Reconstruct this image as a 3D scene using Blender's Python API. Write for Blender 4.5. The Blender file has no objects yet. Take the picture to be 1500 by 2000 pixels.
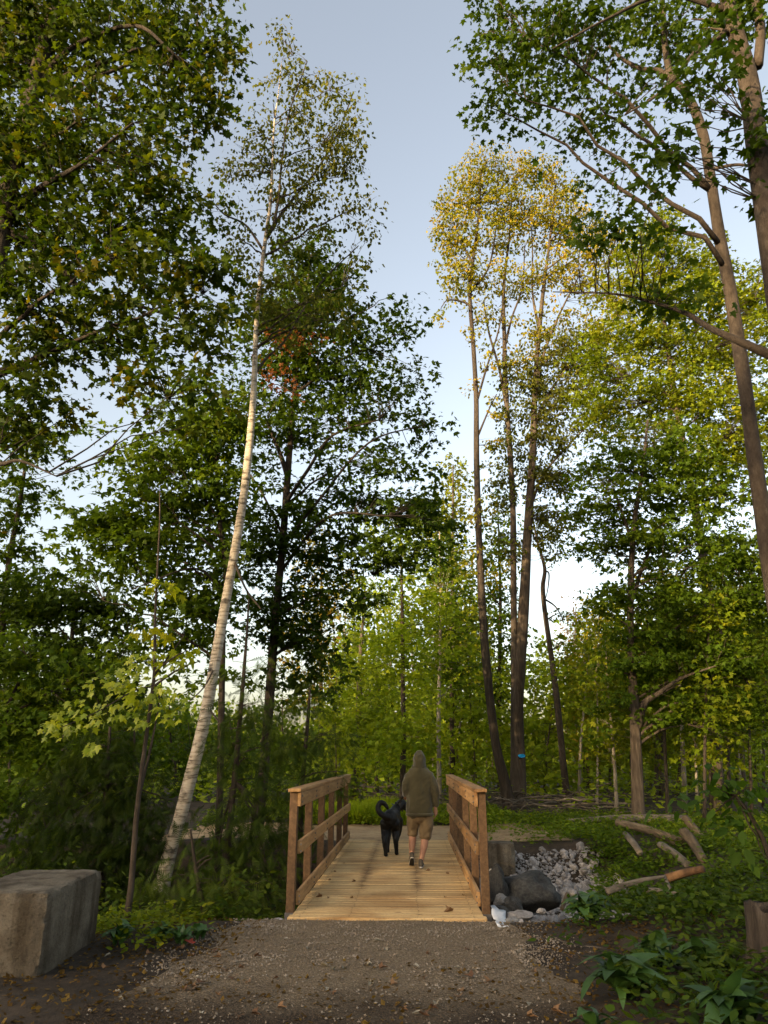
import bpy, math, random
import numpy as np
from mathutils import Vector, noise as mnoise

# ------------------------------------------------------------------ camera, sky, sun
SC = bpy.context.scene
COL = SC.collection
RAD = math.radians
H = 1.62                      # eye height above the deck
FPX = 1386.0                  # focal length in photo pixels (1500 x 2000)
PITCH, YAW = RAD(19.03), RAD(2.11)
cam_d = bpy.data.cameras.new('camera')
cam_d.sensor_fit = 'VERTICAL'; cam_d.sensor_height = 36.0; cam_d.lens = FPX / 2000 * 36.0
cam_d.clip_start = 0.05; cam_d.clip_end = 3000
cam = bpy.data.objects.new('camera', cam_d); COL.objects.link(cam)
cam.location = (0, 0, H); cam.rotation_euler = (RAD(90) + PITCH, 0, YAW)
SC.camera = cam

SUN_EL, SUN_ROT = RAD(10.0), RAD(222)       # low sun behind the camera, to its left
world = bpy.data.worlds.new('World'); SC.world = world; world.use_nodes = True
_nt = world.node_tree
sky = _nt.nodes.new('ShaderNodeTexSky'); sky.sky_type = 'NISHITA'; sky.sun_disc = False
sky.sun_elevation = SUN_EL; sky.sun_rotation = SUN_ROT
sky.altitude = 200; sky.air_density = 1.0; sky.dust_density = 4.5; sky.ozone_density = 1.6
_hs = _nt.nodes.new('ShaderNodeHueSaturation'); _hs.inputs['Saturation'].default_value = 0.72
_nt.links.new(sky.outputs[0], _hs.inputs['Color']); 
_wb = _nt.nodes.new('ShaderNodeMix'); _wb.data_type = 'RGBA'; _wb.blend_type = 'MULTIPLY'; _wb.inputs[0].default_value = 1.0; _wb.inputs[7].default_value = (1.14, 1.01, .88, 1)   # evening white balance
_nt.links.new(_hs.outputs[0], _wb.inputs[6]); _nt.links.new(_wb.outputs[2], _nt.nodes['Background'].inputs[0])
_nt.nodes['Background'].inputs[1].default_value = 0.15
sun_d = bpy.data.lights.new('sun', 'SUN'); sun_d.energy = 3.4; sun_d.angle = RAD(0.6); sun_d.color = (1.0, 0.74, 0.42)
sun = bpy.data.objects.new('sun', sun_d); COL.objects.link(sun)
_sd = Vector((math.sin(SUN_ROT) * math.cos(SUN_EL), math.cos(SUN_ROT) * math.cos(SUN_EL), math.sin(SUN_EL)))
sun.rotation_euler = _sd.to_track_quat('Z', 'Y').to_euler(); sun.location = _sd * 60
vs = SC.view_settings
vs.view_transform = 'Standard'; vs.look = 'None'; vs.gamma = 1.0; vs.use_curve_mapping = False
vs.exposure = 1.92
SC.cycles.max_bounces = 10; SC.cycles.diffuse_bounces = 4; SC.cycles.transmission_bounces = 5
SC.cycles.use_denoising = True

rng = np.random.default_rng(11); random.seed(5)
CAM = np.array([0, 0, H])
FW = np.array([-math.sin(YAW) * math.cos(PITCH), math.cos(YAW) * math.cos(PITCH), math.sin(PITCH)])
RT = np.array([math.cos(YAW), math.sin(YAW), 0.0]); UP = np.cross(RT, FW)

def at(px, py, D):
    """surveyed point: bearing of photo pixel (px,py), D metres ahead"""
    d = FW + (px - 750) / FPX * RT - (py - 1000) / FPX * UP
    return CAM + d * (D / d[1])
def gz(px, py, z=0.0):
    d = FW + (px - 750) / FPX * RT - (py - 1000) / FPX * UP
    return CAM + d * ((z - H) / d[2])
def mpp(P):                       # metres per photo pixel at a point
    return float(np.dot(np.asarray(P) - CAM, FW)) / FPX

# ------------------------------------------------------------------ noise, terrain
def _h(ix, iy, s):
    n = (ix.astype(np.int64) * 374761393 + iy.astype(np.int64) * 668265263 + s * 974634777) & 0x7fffffff
    n = ((n ^ (n >> 13)) * 1274126177) & 0x7fffffff
    return ((n ^ (n >> 16)) & 0xffff) / 65535.0
def vnoise(x, y, s=0):
    x = np.asarray(x, float); y = np.asarray(y, float)
    ix, iy = np.floor(x), np.floor(y); fx, fy = x - ix, y - iy
    fx = fx * fx * (3 - 2 * fx); fy = fy * fy * (3 - 2 * fy)
    a, b = _h(ix, iy, s), _h(ix + 1, iy, s); c, d = _h(ix, iy + 1, s), _h(ix + 1, iy + 1, s)
    return (a * (1 - fx) + b * fx) * (1 - fy) + (c * (1 - fx) + d * fx) * fy - 0.5
def sst(a, b, x):
    t = np.clip((np.asarray(x, float) - a) / (b - a), 0, 1); return t * t * (3 - 2 * t)
BX, HALF = -0.285, 1.065          # bridge centre line, half width
Y0, Y1 = 8.53, 16.07              # deck start and end
def tz(x, y):
    x = np.asarray(x, float); y = np.asarray(y, float)
    s = sst(8.5, 9.7, y) * (1 - sst(14.2, 15.9, y))
    right = sst(-0.6, 0.9, x)
    amp = 1.15 * (1 - right) + right * (0.52 - 0.40 * sst(2.8, 5.2, x))
    z = -0.03 - s * amp
    z = z - 0.35 * sst(-2.6, -4.2, x) * sst(6.8, 8.6, y) * (1 - sst(8.6, 10.5, y))
    z = z + 0.22 * sst(1.7, 4.2, x) * (1 - sst(8.5, 12.5, y))
    off = np.maximum(sst(1.15, 2.2, np.abs(x - BX)), sst(18.5, 22, y))
    z = z + off * (0.14 * vnoise(x * .9, y * .9, 1) + 0.07 * vnoise(x * 2.7, y * 2.7, 2))
    z = z + 0.012 * vnoise(x * 6, y * 6, 3) + 0.5 * sst(30, 80, y) * vnoise(x * .05, y * .05, 4)
    return z

# ------------------------------------------------------------------ materials
MATS = {}
def nmat(name, build):
    m = bpy.data.materials.new(name); m.use_nodes = True
    nt = m.node_tree; nt.nodes.clear()
    out = nt.nodes.new('ShaderNodeOutputMaterial')
    build(nt, out); MATS[name] = m; return m
def nd(nt, t, **kw):
    n = nt.nodes.new(t)
    for k, v in kw.items():
        if k.startswith('_'): setattr(n, k[1:], v)
        else: n.inputs[k.replace('__', ' ')].default_value = v
    return n
def ramp(nt, stops):
    r = nt.nodes.new('ShaderNodeValToRGB'); e = r.color_ramp.elements
    while len(e) > 1: e.remove(e[-1])
    e[0].position = stops[0][0]; e[0].color = (*stops[0][1], 1)
    for p, c in stops[1:]:
        k = e.new(p); k.color = (*c, 1)
    return r
def surface(name, stops, scale=6.0, stretch=(1, 1, 1), rough=0.8, bump=0.4, bdist=0.02, detail=8.0, spec=0.3, coords='Object', rand=0.0, sheen=0.0, nrough=.6):
    """noise-mottled surface with bump of the same grain"""
    def b(nt, out):
        L = nt.links.new
        tc = nd(nt, 'ShaderNodeTexCoord'); mp = nd(nt, 'ShaderNodeMapping'); mp.inputs['Scale'].default_value = stretch
        vec = tc.outputs[coords]
        if rand:
            oi = nd(nt, 'ShaderNodeObjectInfo'); ad = nd(nt, 'ShaderNodeVectorMath', _operation='MULTIPLY_ADD')
            cx = nd(nt, 'ShaderNodeCombineXYZ'); L(oi.outputs['Random'], cx.inputs[0]); L(oi.outputs['Random'], cx.inputs[2])
            ad.inputs[1].default_value = (37, 0, 53); L(cx.outputs[0], ad.inputs[0]); L(vec, ad.inputs[2]); vec = ad.outputs[0]
        L(vec, mp.inputs[0])
        n1 = nd(nt, 'ShaderNodeTexNoise', Scale=scale, Detail=detail, Roughness=nrough); L(mp.outputs[0], n1.inputs['Vector'])
        n2 = nd(nt, 'ShaderNodeTexNoise', Scale=scale * .17, Detail=3.0); L(mp.outputs[0], n2.inputs['Vector'])
        mx = nd(nt, 'ShaderNodeMath', _operation='MULTIPLY_ADD'); L(n2.outputs[0], mx.inputs[0]); mx.inputs[1].default_value = .7
        sb = nd(nt, 'ShaderNodeMath', _operation='SUBTRACT'); L(n1.outputs[0], sb.inputs[0]); sb.inputs[1].default_value = .35
        L(sb.outputs[0], mx.inputs[2])
        r = ramp(nt, stops); L(mx.outputs[0], r.inputs[0]); col = r.outputs[0]
        if rand:
            hs = nd(nt, 'ShaderNodeHueSaturation'); mr = nd(nt, 'ShaderNodeMapRange'); L(oi.outputs['Random'], mr.inputs[0])
            mr.inputs[3].default_value = 1 - rand; mr.inputs[4].default_value = 1 + rand
            L(mr.outputs[0], hs.inputs['Value']); L(col, hs.inputs['Color']); col = hs.outputs[0]
        p = nd(nt, 'ShaderNodeBsdfPrincipled', Roughness=rough); p.inputs['Specular IOR Level'].default_value = spec
        p.inputs['Sheen Weight'].default_value = sheen
        L(col, p.inputs['Base Color'])
        bp = nd(nt, 'ShaderNodeBump', Strength=bump, Distance=bdist); L(n1.outputs[0], bp.inputs['Height']); L(bp.outputs[0], p.inputs['Normal'])
        L(p.outputs[0], out.inputs[0])
    return nmat(name, b)

def _leaf(nt, out):
    L = nt.links.new
    a = nd(nt, 'ShaderNodeAttribute', _attribute_name='leafcol')
    p = nd(nt, 'ShaderNodeBsdfPrincipled', Roughness=.6); p.inputs['Specular IOR Level'].default_value = .12
    L(a.outputs['Color'], p.inputs['Base Color'])
    br = nd(nt, 'ShaderNodeMix', _data_type='RGBA', _blend_type='MULTIPLY'); br.inputs[0].default_value = 1
    L(a.outputs['Color'], br.inputs[6]); br.inputs[7].default_value = (1.9, 1.75, .7, 1)
    t = nd(nt, 'ShaderNodeBsdfTranslucent'); L(br.outputs[2], t.inputs[0])
    mx = nd(nt, 'ShaderNodeMixShader'); mx.inputs[0].default_value = .40
    L(p.outputs[0], mx.inputs[1]); L(t.outputs[0], mx.inputs[2]); L(mx.outputs[0], out.inputs[0])
nmat('leaf', _leaf)
def leafmat(name, c1, c2, trans=.3, rough=.45):
    def b(nt, out):
        L = nt.links.new
        oi = nd(nt, 'ShaderNodeObjectInfo'); r = ramp(nt, [(0, c1), (1, c2)]); 
        tc = nd(nt, 'ShaderNodeTexCoord'); n1 = nd(nt, 'ShaderNodeTexNoise', Scale=9.0, Detail=4.0); L(tc.outputs['Object'], n1.inputs['Vector'])
        ma = nd(nt, 'ShaderNodeMath', _operation='MULTIPLY_ADD'); L(n1.outputs[0], ma.inputs[0]); ma.inputs[1].default_value = .6
        sb = nd(nt, 'ShaderNodeMath', _operation='SUBTRACT'); L(oi.outputs['Random'], sb.inputs[0]); sb.inputs[1].default_value = .3
        L(sb.outputs[0], ma.inputs[2]); L(ma.outputs[0], r.inputs[0])
        p = nd(nt, 'ShaderNodeBsdfPrincipled', Roughness=rough); L(r.outputs[0], p.inputs['Base Color'])
        t = nd(nt, 'ShaderNodeBsdfTranslucent'); L(r.outputs[0], t.inputs[0])
        bp = nd(nt, 'ShaderNodeBump', Strength=.3, Distance=.01); L(n1.outputs[0], bp.inputs['Height']); L(bp.outputs[0], p.inputs['Normal'])
        mx = nd(nt, 'ShaderNodeMixShader'); mx.inputs[0].default_value = trans
        L(p.outputs[0], mx.inputs[1]); L(t.outputs[0], mx.inputs[2]); L(mx.outputs[0], out.inputs[0])
    return nmat(name, b)

surface('bark', [(.2, (.014, .010, .007)), (.42, (.048, .036, .025)), (.6, (.085, .066, .048)), (.85, (.18, .15, .115))], 20, (1, 1, .13), .92, 1.0, .05, nrough=.72)
surface('bark_dark', [(.2, (.011, .008, .006)), (.5, (.036, .027, .019)), (.85, (.10, .08, .06))], 20, (1, 1, .13), .92, 1.0, .05, nrough=.72)
surface('bark_pale', [(.2, (.09, .075, .055)), (.5, (.22, .19, .145)), (.8, (.38, .34, .27))], 10, (1, 1, .5), .85, .5, .015)
surface('bark_smooth', [(.22, (.012, .008, .005)), (.42, (.042, .031, .021)), (.6, (.066, .050, .036)), (.74, (.11, .09, .068)), (.86, (.27, .25, .21))], 17, (1, 1, .42), .9, 1.0, .03, nrough=.74)
def _birch(nt, out):
    L = nt.links.new
    tc = nd(nt, 'ShaderNodeTexCoord')
    mp = nd(nt, 'ShaderNodeMapping'); mp.inputs['Scale'].default_value = (2.2, 2.2, 16); L(tc.outputs['Object'], mp.inputs[0])
    n1 = nd(nt, 'ShaderNodeTexNoise', Scale=1.6, Detail=6.0, Roughness=.7); L(mp.outputs[0], n1.inputs['Vector'])
    mp2 = nd(nt, 'ShaderNodeMapping'); mp2.inputs['Scale'].default_value = (3, 3, 4.5); L(tc.outputs['Object'], mp2.inputs[0])
    n2 = nd(nt, 'ShaderNodeTexNoise', Scale=1.1, Detail=5.0); L(mp2.outputs[0], n2.inputs['Vector'])
    r1 = ramp(nt, [(.34, (.018, .014, .010)), (.42, (.17, .135, .09)), (.50, (.38, .33, .25)), (.8, (.55, .50, .41))]); L(n1.outputs[0], r1.inputs[0])
    r2 = ramp(nt, [(.33, (.05, .04, .03)), (.42, (1, 1, 1))]); L(n2.outputs[0], r2.inputs[0])
    mx = nd(nt, 'ShaderNodeMix', _data_type='RGBA', _blend_type='MULTIPLY'); mx.inputs[0].default_value = 1
    L(r1.outputs[0], mx.inputs[6]); L(r2.outputs[0], mx.inputs[7])
    p = nd(nt, 'ShaderNodeBsdfPrincipled', Roughness=.75); L(mx.outputs[2], p.inputs['Base Color'])
    bp = nd(nt, 'ShaderNodeBump', Strength=.5, Distance=.012); L(n1.outputs[0], bp.inputs['Height']); L(bp.outputs[0], p.inputs['Normal'])
    L(p.outputs[0], out.inputs[0])
nmat('bark_birch', _birch)
surface('soil', [(.1, (.009, .007, .004)), (.4, (.028, .020, .012)), (.65, (.055, .039, .024)), (.9, (.12, .09, .06))], 9, (1, 1, 1), .95, .9, .03, nrough=.75)
surface('earth', [(.15, (.13, .080, .038)), (.45, (.29, .195, .100)), (.75, (.42, .31, .17))], 9, (1, 1, 1), .95, .9, .03, nrough=.75)
def _concrete(nt, out):
    L = nt.links.new
    tc = nd(nt, 'ShaderNodeTexCoord'); o = tc.outputs['Object']
    n1 = nd(nt, 'ShaderNodeTexNoise', Scale=2.6, Detail=10.0, Roughness=.7); L(o, n1.inputs['Vector'])
    r = ramp(nt, [(.28, (.042, .034, .024)), (.45, (.11, .092, .066)), (.6, (.165, .142, .106)), (.78, (.27, .24, .185))]); L(n1.outputs[0], r.inputs[0])
    mp = nd(nt, 'ShaderNodeMapping'); mp.inputs['Scale'].default_value = (6, 6, .7); L(o, mp.inputs[0])
    n2 = nd(nt, 'ShaderNodeTexNoise', Scale=1.0, Detail=5.0); L(mp.outputs[0], n2.inputs['Vector'])
    r2 = ramp(nt, [(.36, (.38, .34, .28)), (.55, (1, 1, 1))]); L(n2.outputs[0], r2.inputs[0])
    n3 = nd(nt, 'ShaderNodeTexNoise', Scale=55.0, Detail=6.0, Roughness=.8); L(o, n3.inputs['Vector'])
    r3 = ramp(nt, [(.33, (.35, .32, .28)), (.46, (1, 1, 1)), (.72, (1.35, 1.33, 1.28))]); L(n3.outputs[0], r3.inputs[0])
    m1 = nd(nt, 'ShaderNodeMix', _data_type='RGBA', _blend_type='MULTIPLY'); m1.inputs[0].default_value = .8; L(r.outputs[0], m1.inputs[6]); L(r2.outputs[0], m1.inputs[7])
    m2 = nd(nt, 'ShaderNodeMix', _data_type='RGBA', _blend_type='MULTIPLY'); m2.inputs[0].default_value = .8; L(m1.outputs[2], m2.inputs[6]); L(r3.outputs[0], m2.inputs[7])
    vo = nd(nt, 'ShaderNodeTexVoronoi', Scale=17.0); L(o, vo.inputs['Vector']); rv = ramp(nt, [(.10, (0, 0, 0)), (.26, (1, 1, 1))]); L(vo.outputs[0], rv.inputs[0])
    p = nd(nt, 'ShaderNodeBsdfPrincipled', Roughness=.93); L(m2.outputs[2], p.inputs['Base Color']); p.inputs['Specular IOR Level'].default_value = .2
    b0 = nd(nt, 'ShaderNodeBump', Strength=.5, Distance=.02); L(rv.outputs[0], b0.inputs['Height'])
    b1 = nd(nt, 'ShaderNodeBump', Strength=.8, Distance=.02); L(n3.outputs[0], b1.inputs['Height']); L(b0.outputs[0], b1.inputs['Normal'])
    b2 = nd(nt, 'ShaderNodeBump', Strength=.8, Distance=.06); L(n1.outputs[0], b2.inputs['Height']); L(b1.outputs[0], b2.inputs['Normal']); L(b2.outputs[0], p.inputs['Normal'])
    L(p.outputs[0], out.inputs[0])
nmat('concrete', _concrete)
surface('stone_pale', [(.2, (.10, .090, .08)), (.45, (.23, .215, .20)), (.7, (.35, .33, .31)), (.95, (.48, .46, .44))], 5, (1, 1, 1), .8, .5, .01, rand=.25)
surface('stone_dark', [(.25, (.014, .014, .013)), (.5, (.042, .042, .039)), (.75, (.085, .083, .075)), (.92, (.16, .16, .145))], 9, (1, 1, 1), .85, .8, .03, rand=.2, nrough=.72)
surface('stone_grey', [(.2, (.06, .058, .054)), (.5, (.14, .136, .125)), (.9, (.27, .26, .24))], 7, (1, 1, 1), .8, .5, .01, rand=.3)
surface('pebble', [(.2, (.09, .068, .045)), (.5, (.20, .160, .115)), (.85, (.40, .35, .28))], 3.5, (1, 1, 1), .85, .2, .004)
surface('wood_log', [(.2, (.022, .015, .009)), (.48, (.085, .062, .037)), (.65, (.14, .105, .064)), (.88, (.26, .20, .13))], 16, (1, 1, .2), .9, 1.0, .04, rand=.15, nrough=.72)
surface('wood_dead', [(.2, (.035, .028, .020)), (.5, (.10, .083, .062)), (.85, (.22, .19, .15))], 12, (1, 1, .25), .9, .6, .01, rand=.35)
surface('wood_rot', [(.2, (.025, .014, .008)), (.5, (.085, .046, .022)), (.85, (.22, .125, .06))], 14, (1, .3, 1), .9, .8, .02)
surface('hoodie', [(.2, (.028, .024, .010)), (.55, (.050, .043, .018)), (.9, (.080, .069, .033))], 7, (1, 1, .6), .95, .25, .006, sheen=.25)
surface('shorts', [(.2, (.10, .066, .030)), (.55, (.155, .108, .053)), (.9, (.21, .155, .082))], 9, (1, 1, 1), .9, .3, .006, sheen=.1)
surface('skin', [(.2, (.24, .115, .068)), (.6, (.34, .18, .11)), (.9, (.42, .25, .165))], 7, (1, 1, 1), .55, .1, .003)
surface('dog_coat', [(.2, (.003, .003, .003)), (.6, (.006, .006, .006)), (.9, (.014, .013, .012))], 40, (1, 1, .3), .55, .5, .004, spec=.25)
surface('shoe', [(.2, (.03, .026, .02)), (.6, (.07, .058, .042)), (.9, (.11, .095, .07))], 30, (1, 1, 1), .8, .3, .004)
surface('shoe_sole', [(.2, (.30, .28, .24)), (.8, (.5, .47, .42))], 20, (1, 1, 1), .7, .2, .003)
surface('shoe_tread', [(.2, (.012, .012, .012)), (.8, (.03, .03, .03))], 60, (1, 1, 1), .8, .6, .006)
surface('nylon', [(.2, (.008, .008, .009)), (.8, (.018, .018, .02))], 200, (1, 1, 1), .6, .3, .002)
surface('blue_paint', [(.2, (.0, .20, .55)), (.8, (.01, .33, .72))], 40, (1, 1, 1), .6, .3, .002)
surface('fabric_white', [(.2, (.40, .42, .43)), (.8, (.62, .64, .65))], 14, (1, 1, 1), .85, .5, .01)
surface('steel', [(.2, (.07, .065, .06)), (.8, (.16, .15, .14))], 18, (1, 1, 1), .5, .2, .003)
surface('nail', [(.2, (.04, .022, .012)), (.8, (.09, .05, .025))], 18, (1, 1, 1), .7, .1, .003)
leafmat('leaf_broad', (.022, .058, .011), (.055, .12, .020), .25)
leafmat('leaf_lime', (.19, .26, .006), (.36, .39, .008), .45)
leafmat('leaf_dead', (.10, .045, .018), (.22, .12, .05), .15, .8)
leafmat('leaf_red', (.30, .035, .02), (.40, .06, .03), .2, .6)
leafmat('leaf_fallen', (.20, .16, .09), (.42, .40, .33), .1, .8)

def _wood(name, stops, stain):
    def b(nt, out):
        L = nt.links.new
        tc = nd(nt, 'ShaderNodeTexCoord'); oi = nd(nt, 'ShaderNodeObjectInfo'); ge = nd(nt, 'ShaderNodeNewGeometry')
        mp = nd(nt, 'ShaderNodeMapping'); mp.inputs['Scale'].default_value = (1.1, 16, 16) if stain else (14, 1.0, 14)
        cx = nd(nt, 'ShaderNodeCombineXYZ'); m9 = nd(nt, 'ShaderNodeMath', _operation='MULTIPLY'); m9.inputs[1].default_value = 91.0
        L(oi.outputs['Random'], m9.inputs[0])
        for i in range(3): L(m9.outputs[0], cx.inputs[i])
        ad = nd(nt, 'ShaderNodeVectorMath', _operation='ADD'); L(tc.outputs['Object'], ad.inputs[0]); L(cx.outputs[0], ad.inputs[1])
        L(ad.outputs[0], mp.inputs[0])
        n1 = nd(nt, 'ShaderNodeTexNoise', Scale=1.6, Detail=7.0, Roughness=.6, Distortion=.8); L(mp.outputs[0], n1.inputs['Vector'])
        r = ramp(nt, stops); L(n1.outputs[0], r.inputs[0])
        hs = nd(nt, 'ShaderNodeHueSaturation'); mr = nd(nt, 'ShaderNodeMapRange'); L(oi.outputs['Random'], mr.inputs[0])
        mr.inputs[3].default_value = .76; mr.inputs[4].default_value = 1.14
        L(mr.outputs[0], hs.inputs['Value']); L(r.outputs[0], hs.inputs['Color']); col = hs.outputs[0]
        n3 = nd(nt, 'ShaderNodeTexNoise', Scale=.9, Detail=5.0); L(ge.outputs['Position'], n3.inputs['Vector'])
        r3 = ramp(nt, [(.36, (.62, .52, .42)), (.52, (1, 1, 1))]); L(n3.outputs[0], r3.inputs[0])
        mx = nd(nt, 'ShaderNodeMix', _data_type='RGBA', _blend_type='MULTIPLY'); mx.inputs[0].default_value = .75
        L(col, mx.inputs[6]); L(r3.outputs[0], mx.inputs[7]); col = mx.outputs[2]
        if stain:                              # damp stains along two fixing lines, mid span
            sp = nd(nt, 'ShaderNodeSeparateXYZ'); L(ge.outputs['Position'], sp.inputs[0])
            tot = None
            for x0 in (BX - .40, BX + .33):
                s = nd(nt, 'ShaderNodeMath', _operation='SUBTRACT'); L(sp.outputs[0], s.inputs[0]); s.inputs[1].default_value = x0
                a = nd(nt, 'ShaderNodeMath', _operation='ABSOLUTE'); L(s.outputs[0], a.inputs[0])
                q = nd(nt, 'ShaderNodeMapRange'); L(a.outputs[0], q.inputs[0]); q.inputs[1].default_value = .015; q.inputs[2].default_value = .11
                q.inputs[3].default_value = 1; q.inputs[4].default_value = 0
                if tot is None: tot = q.outputs[0]
                else:
                    t = nd(nt, 'ShaderNodeMath', _operation='MAXIMUM'); L(tot, t.inputs[0]); L(q.outputs[0], t.inputs[1]); tot = t.outputs[0]
            q = nd(nt, 'ShaderNodeMapRange', _interpolation_type='SMOOTHSTEP'); L(sp.outputs[1], q.inputs[0]); q.inputs[1].default_value = 9.6; q.inputs[2].default_value = 10.6
            t = nd(nt, 'ShaderNodeMath', _operation='MULTIPLY'); L(tot, t.inputs[0]); L(q.outputs[0], t.inputs[1]); tot = t.outputs[0]
            mpp_ = nd(nt, 'ShaderNodeMapping'); mpp_.inputs['Scale'].default_value = (3, 7, 1); L(ge.outputs['Position'], mpp_.inputs[0])
            nn = nd(nt, 'ShaderNodeTexNoise', Scale=1.3, Detail=5.0); L(mpp_.outputs[0], nn.inputs['Vector'])
            rr = ramp(nt, [(.38, (0, 0, 0)), (.62, (1, 1, 1))]); L(nn.outputs[0], rr.inputs[0])
            t = nd(nt, 'ShaderNodeMath', _operation='MULTIPLY'); L(tot, t.inputs[0]); L(rr.outputs[0], t.inputs[1])
            t2 = nd(nt, 'ShaderNodeMath', _operation='MULTIPLY'); L(t.outputs[0], t2.inputs[0]); t2.inputs[1].default_value = .85
            mx = nd(nt, 'ShaderNodeMix', _data_type='RGBA'); L(t2.outputs[0], mx.inputs[0]); L(col, mx.inputs[6]); mx.inputs[7].default_value = (.11, .055, .022, 1); col = mx.outputs[2]
        kv = nd(nt, 'ShaderNodeMapping'); kv.inputs['Scale'].default_value = (2.4, 5, 5) if stain else (5, 2.4, 5); L(ad.outputs[0], kv.inputs[0])
        vo = nd(nt, 'ShaderNodeTexVoronoi', Scale=1.0); L(kv.outputs[0], vo.inputs['Vector']); kr = ramp(nt, [(.05, (.28, .17, .09)), (.13, (1, 1, 1))]); L(vo.outputs[0], kr.inputs[0])
        km = nd(nt, 'ShaderNodeMix', _data_type='RGBA', _blend_type='MULTIPLY'); km.inputs[0].default_value = .8; L(col, km.inputs[6]); L(kr.outputs[0], km.inputs[7]); col = km.outputs[2]
        nf = nd(nt, 'ShaderNodeTexNoise', Scale=23.0, Detail=6.0, Roughness=.75); L(ge.outputs['Position'], nf.inputs['Vector']); fr = ramp(nt, [(.33, (.62, .55, .48)), (.5, (1, 1, 1)), (.7, (1.1, 1.08, 1.05))]); L(nf.outputs[0], fr.inputs[0])
        fm = nd(nt, 'ShaderNodeMix', _data_type='RGBA', _blend_type='MULTIPLY'); fm.inputs[0].default_value = .7; L(col, fm.inputs[6]); L(fr.outputs[0], fm.inputs[7]); col = fm.outputs[2]
        p = nd(nt, 'ShaderNodeBsdfPrincipled', Roughness=.62); L(col, p.inputs['Base Color']); p.inputs['Specular IOR Level'].default_value = .3
        bp = nd(nt, 'ShaderNodeBump', Strength=.35, Distance=.006); L(n1.outputs[0], bp.inputs['Height']); L(bp.outputs[0], p.inputs['Normal'])
        L(p.outputs[0], out.inputs[0])
    return nmat(name, b)
_wood('wood_plank', [(.25, (.30, .18, .070)), (.45, (.52, .345, .150)), (.7, (.66, .48, .235))], True)
_wood('wood_post_shaded', [(.25, (.058, .030, .012)), (.5, (.108, .060, .026)), (.75, (.165, .100, .047))], False)  # darker timber for the posts: the shade on them is put into the colour
_wood('wood_rail', [(.25, (.16, .085, .030)), (.5, (.32, .185, .075)), (.75, (.44, .275, .125))], False)

def _path(nt, out):
    L = nt.links.new
    ge = nd(nt, 'ShaderNodeNewGeometry')
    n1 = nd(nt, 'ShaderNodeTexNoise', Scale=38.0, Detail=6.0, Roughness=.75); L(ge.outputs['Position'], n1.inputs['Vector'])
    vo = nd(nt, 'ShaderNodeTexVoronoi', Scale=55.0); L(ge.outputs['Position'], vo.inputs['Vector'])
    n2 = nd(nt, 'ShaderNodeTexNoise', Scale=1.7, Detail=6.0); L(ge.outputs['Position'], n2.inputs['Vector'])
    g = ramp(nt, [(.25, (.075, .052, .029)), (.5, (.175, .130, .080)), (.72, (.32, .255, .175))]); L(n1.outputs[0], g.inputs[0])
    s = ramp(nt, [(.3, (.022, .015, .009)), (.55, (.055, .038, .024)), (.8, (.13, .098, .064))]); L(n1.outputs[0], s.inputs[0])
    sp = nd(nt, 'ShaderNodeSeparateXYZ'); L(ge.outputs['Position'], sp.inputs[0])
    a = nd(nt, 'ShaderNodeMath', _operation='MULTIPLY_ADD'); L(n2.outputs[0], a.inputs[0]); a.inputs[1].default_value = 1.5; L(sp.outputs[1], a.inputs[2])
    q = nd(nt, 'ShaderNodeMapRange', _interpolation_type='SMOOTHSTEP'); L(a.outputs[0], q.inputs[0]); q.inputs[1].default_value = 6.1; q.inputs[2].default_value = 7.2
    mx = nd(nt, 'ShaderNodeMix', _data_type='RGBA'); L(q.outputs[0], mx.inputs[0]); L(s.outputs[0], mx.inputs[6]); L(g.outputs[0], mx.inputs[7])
    p = nd(nt, 'ShaderNodeBsdfPrincipled', Roughness=.95); L(mx.outputs[2], p.inputs['Base Color']); p.inputs['Specular IOR Level'].default_value = .15
    b = nd(nt, 'ShaderNodeBump', Strength=.8, Distance=.02); L(vo.outputs[0], b.inputs['Height'])
    b2 = nd(nt, 'ShaderNodeBump', Strength=.7, Distance=.02); L(n1.outputs[0], b2.inputs['Height']); L(b.outputs[0], b2.inputs['Normal']); L(b2.outputs[0], p.inputs['Normal'])
    L(p.outputs[0], out.inputs[0])
nmat('path', _path)

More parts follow.
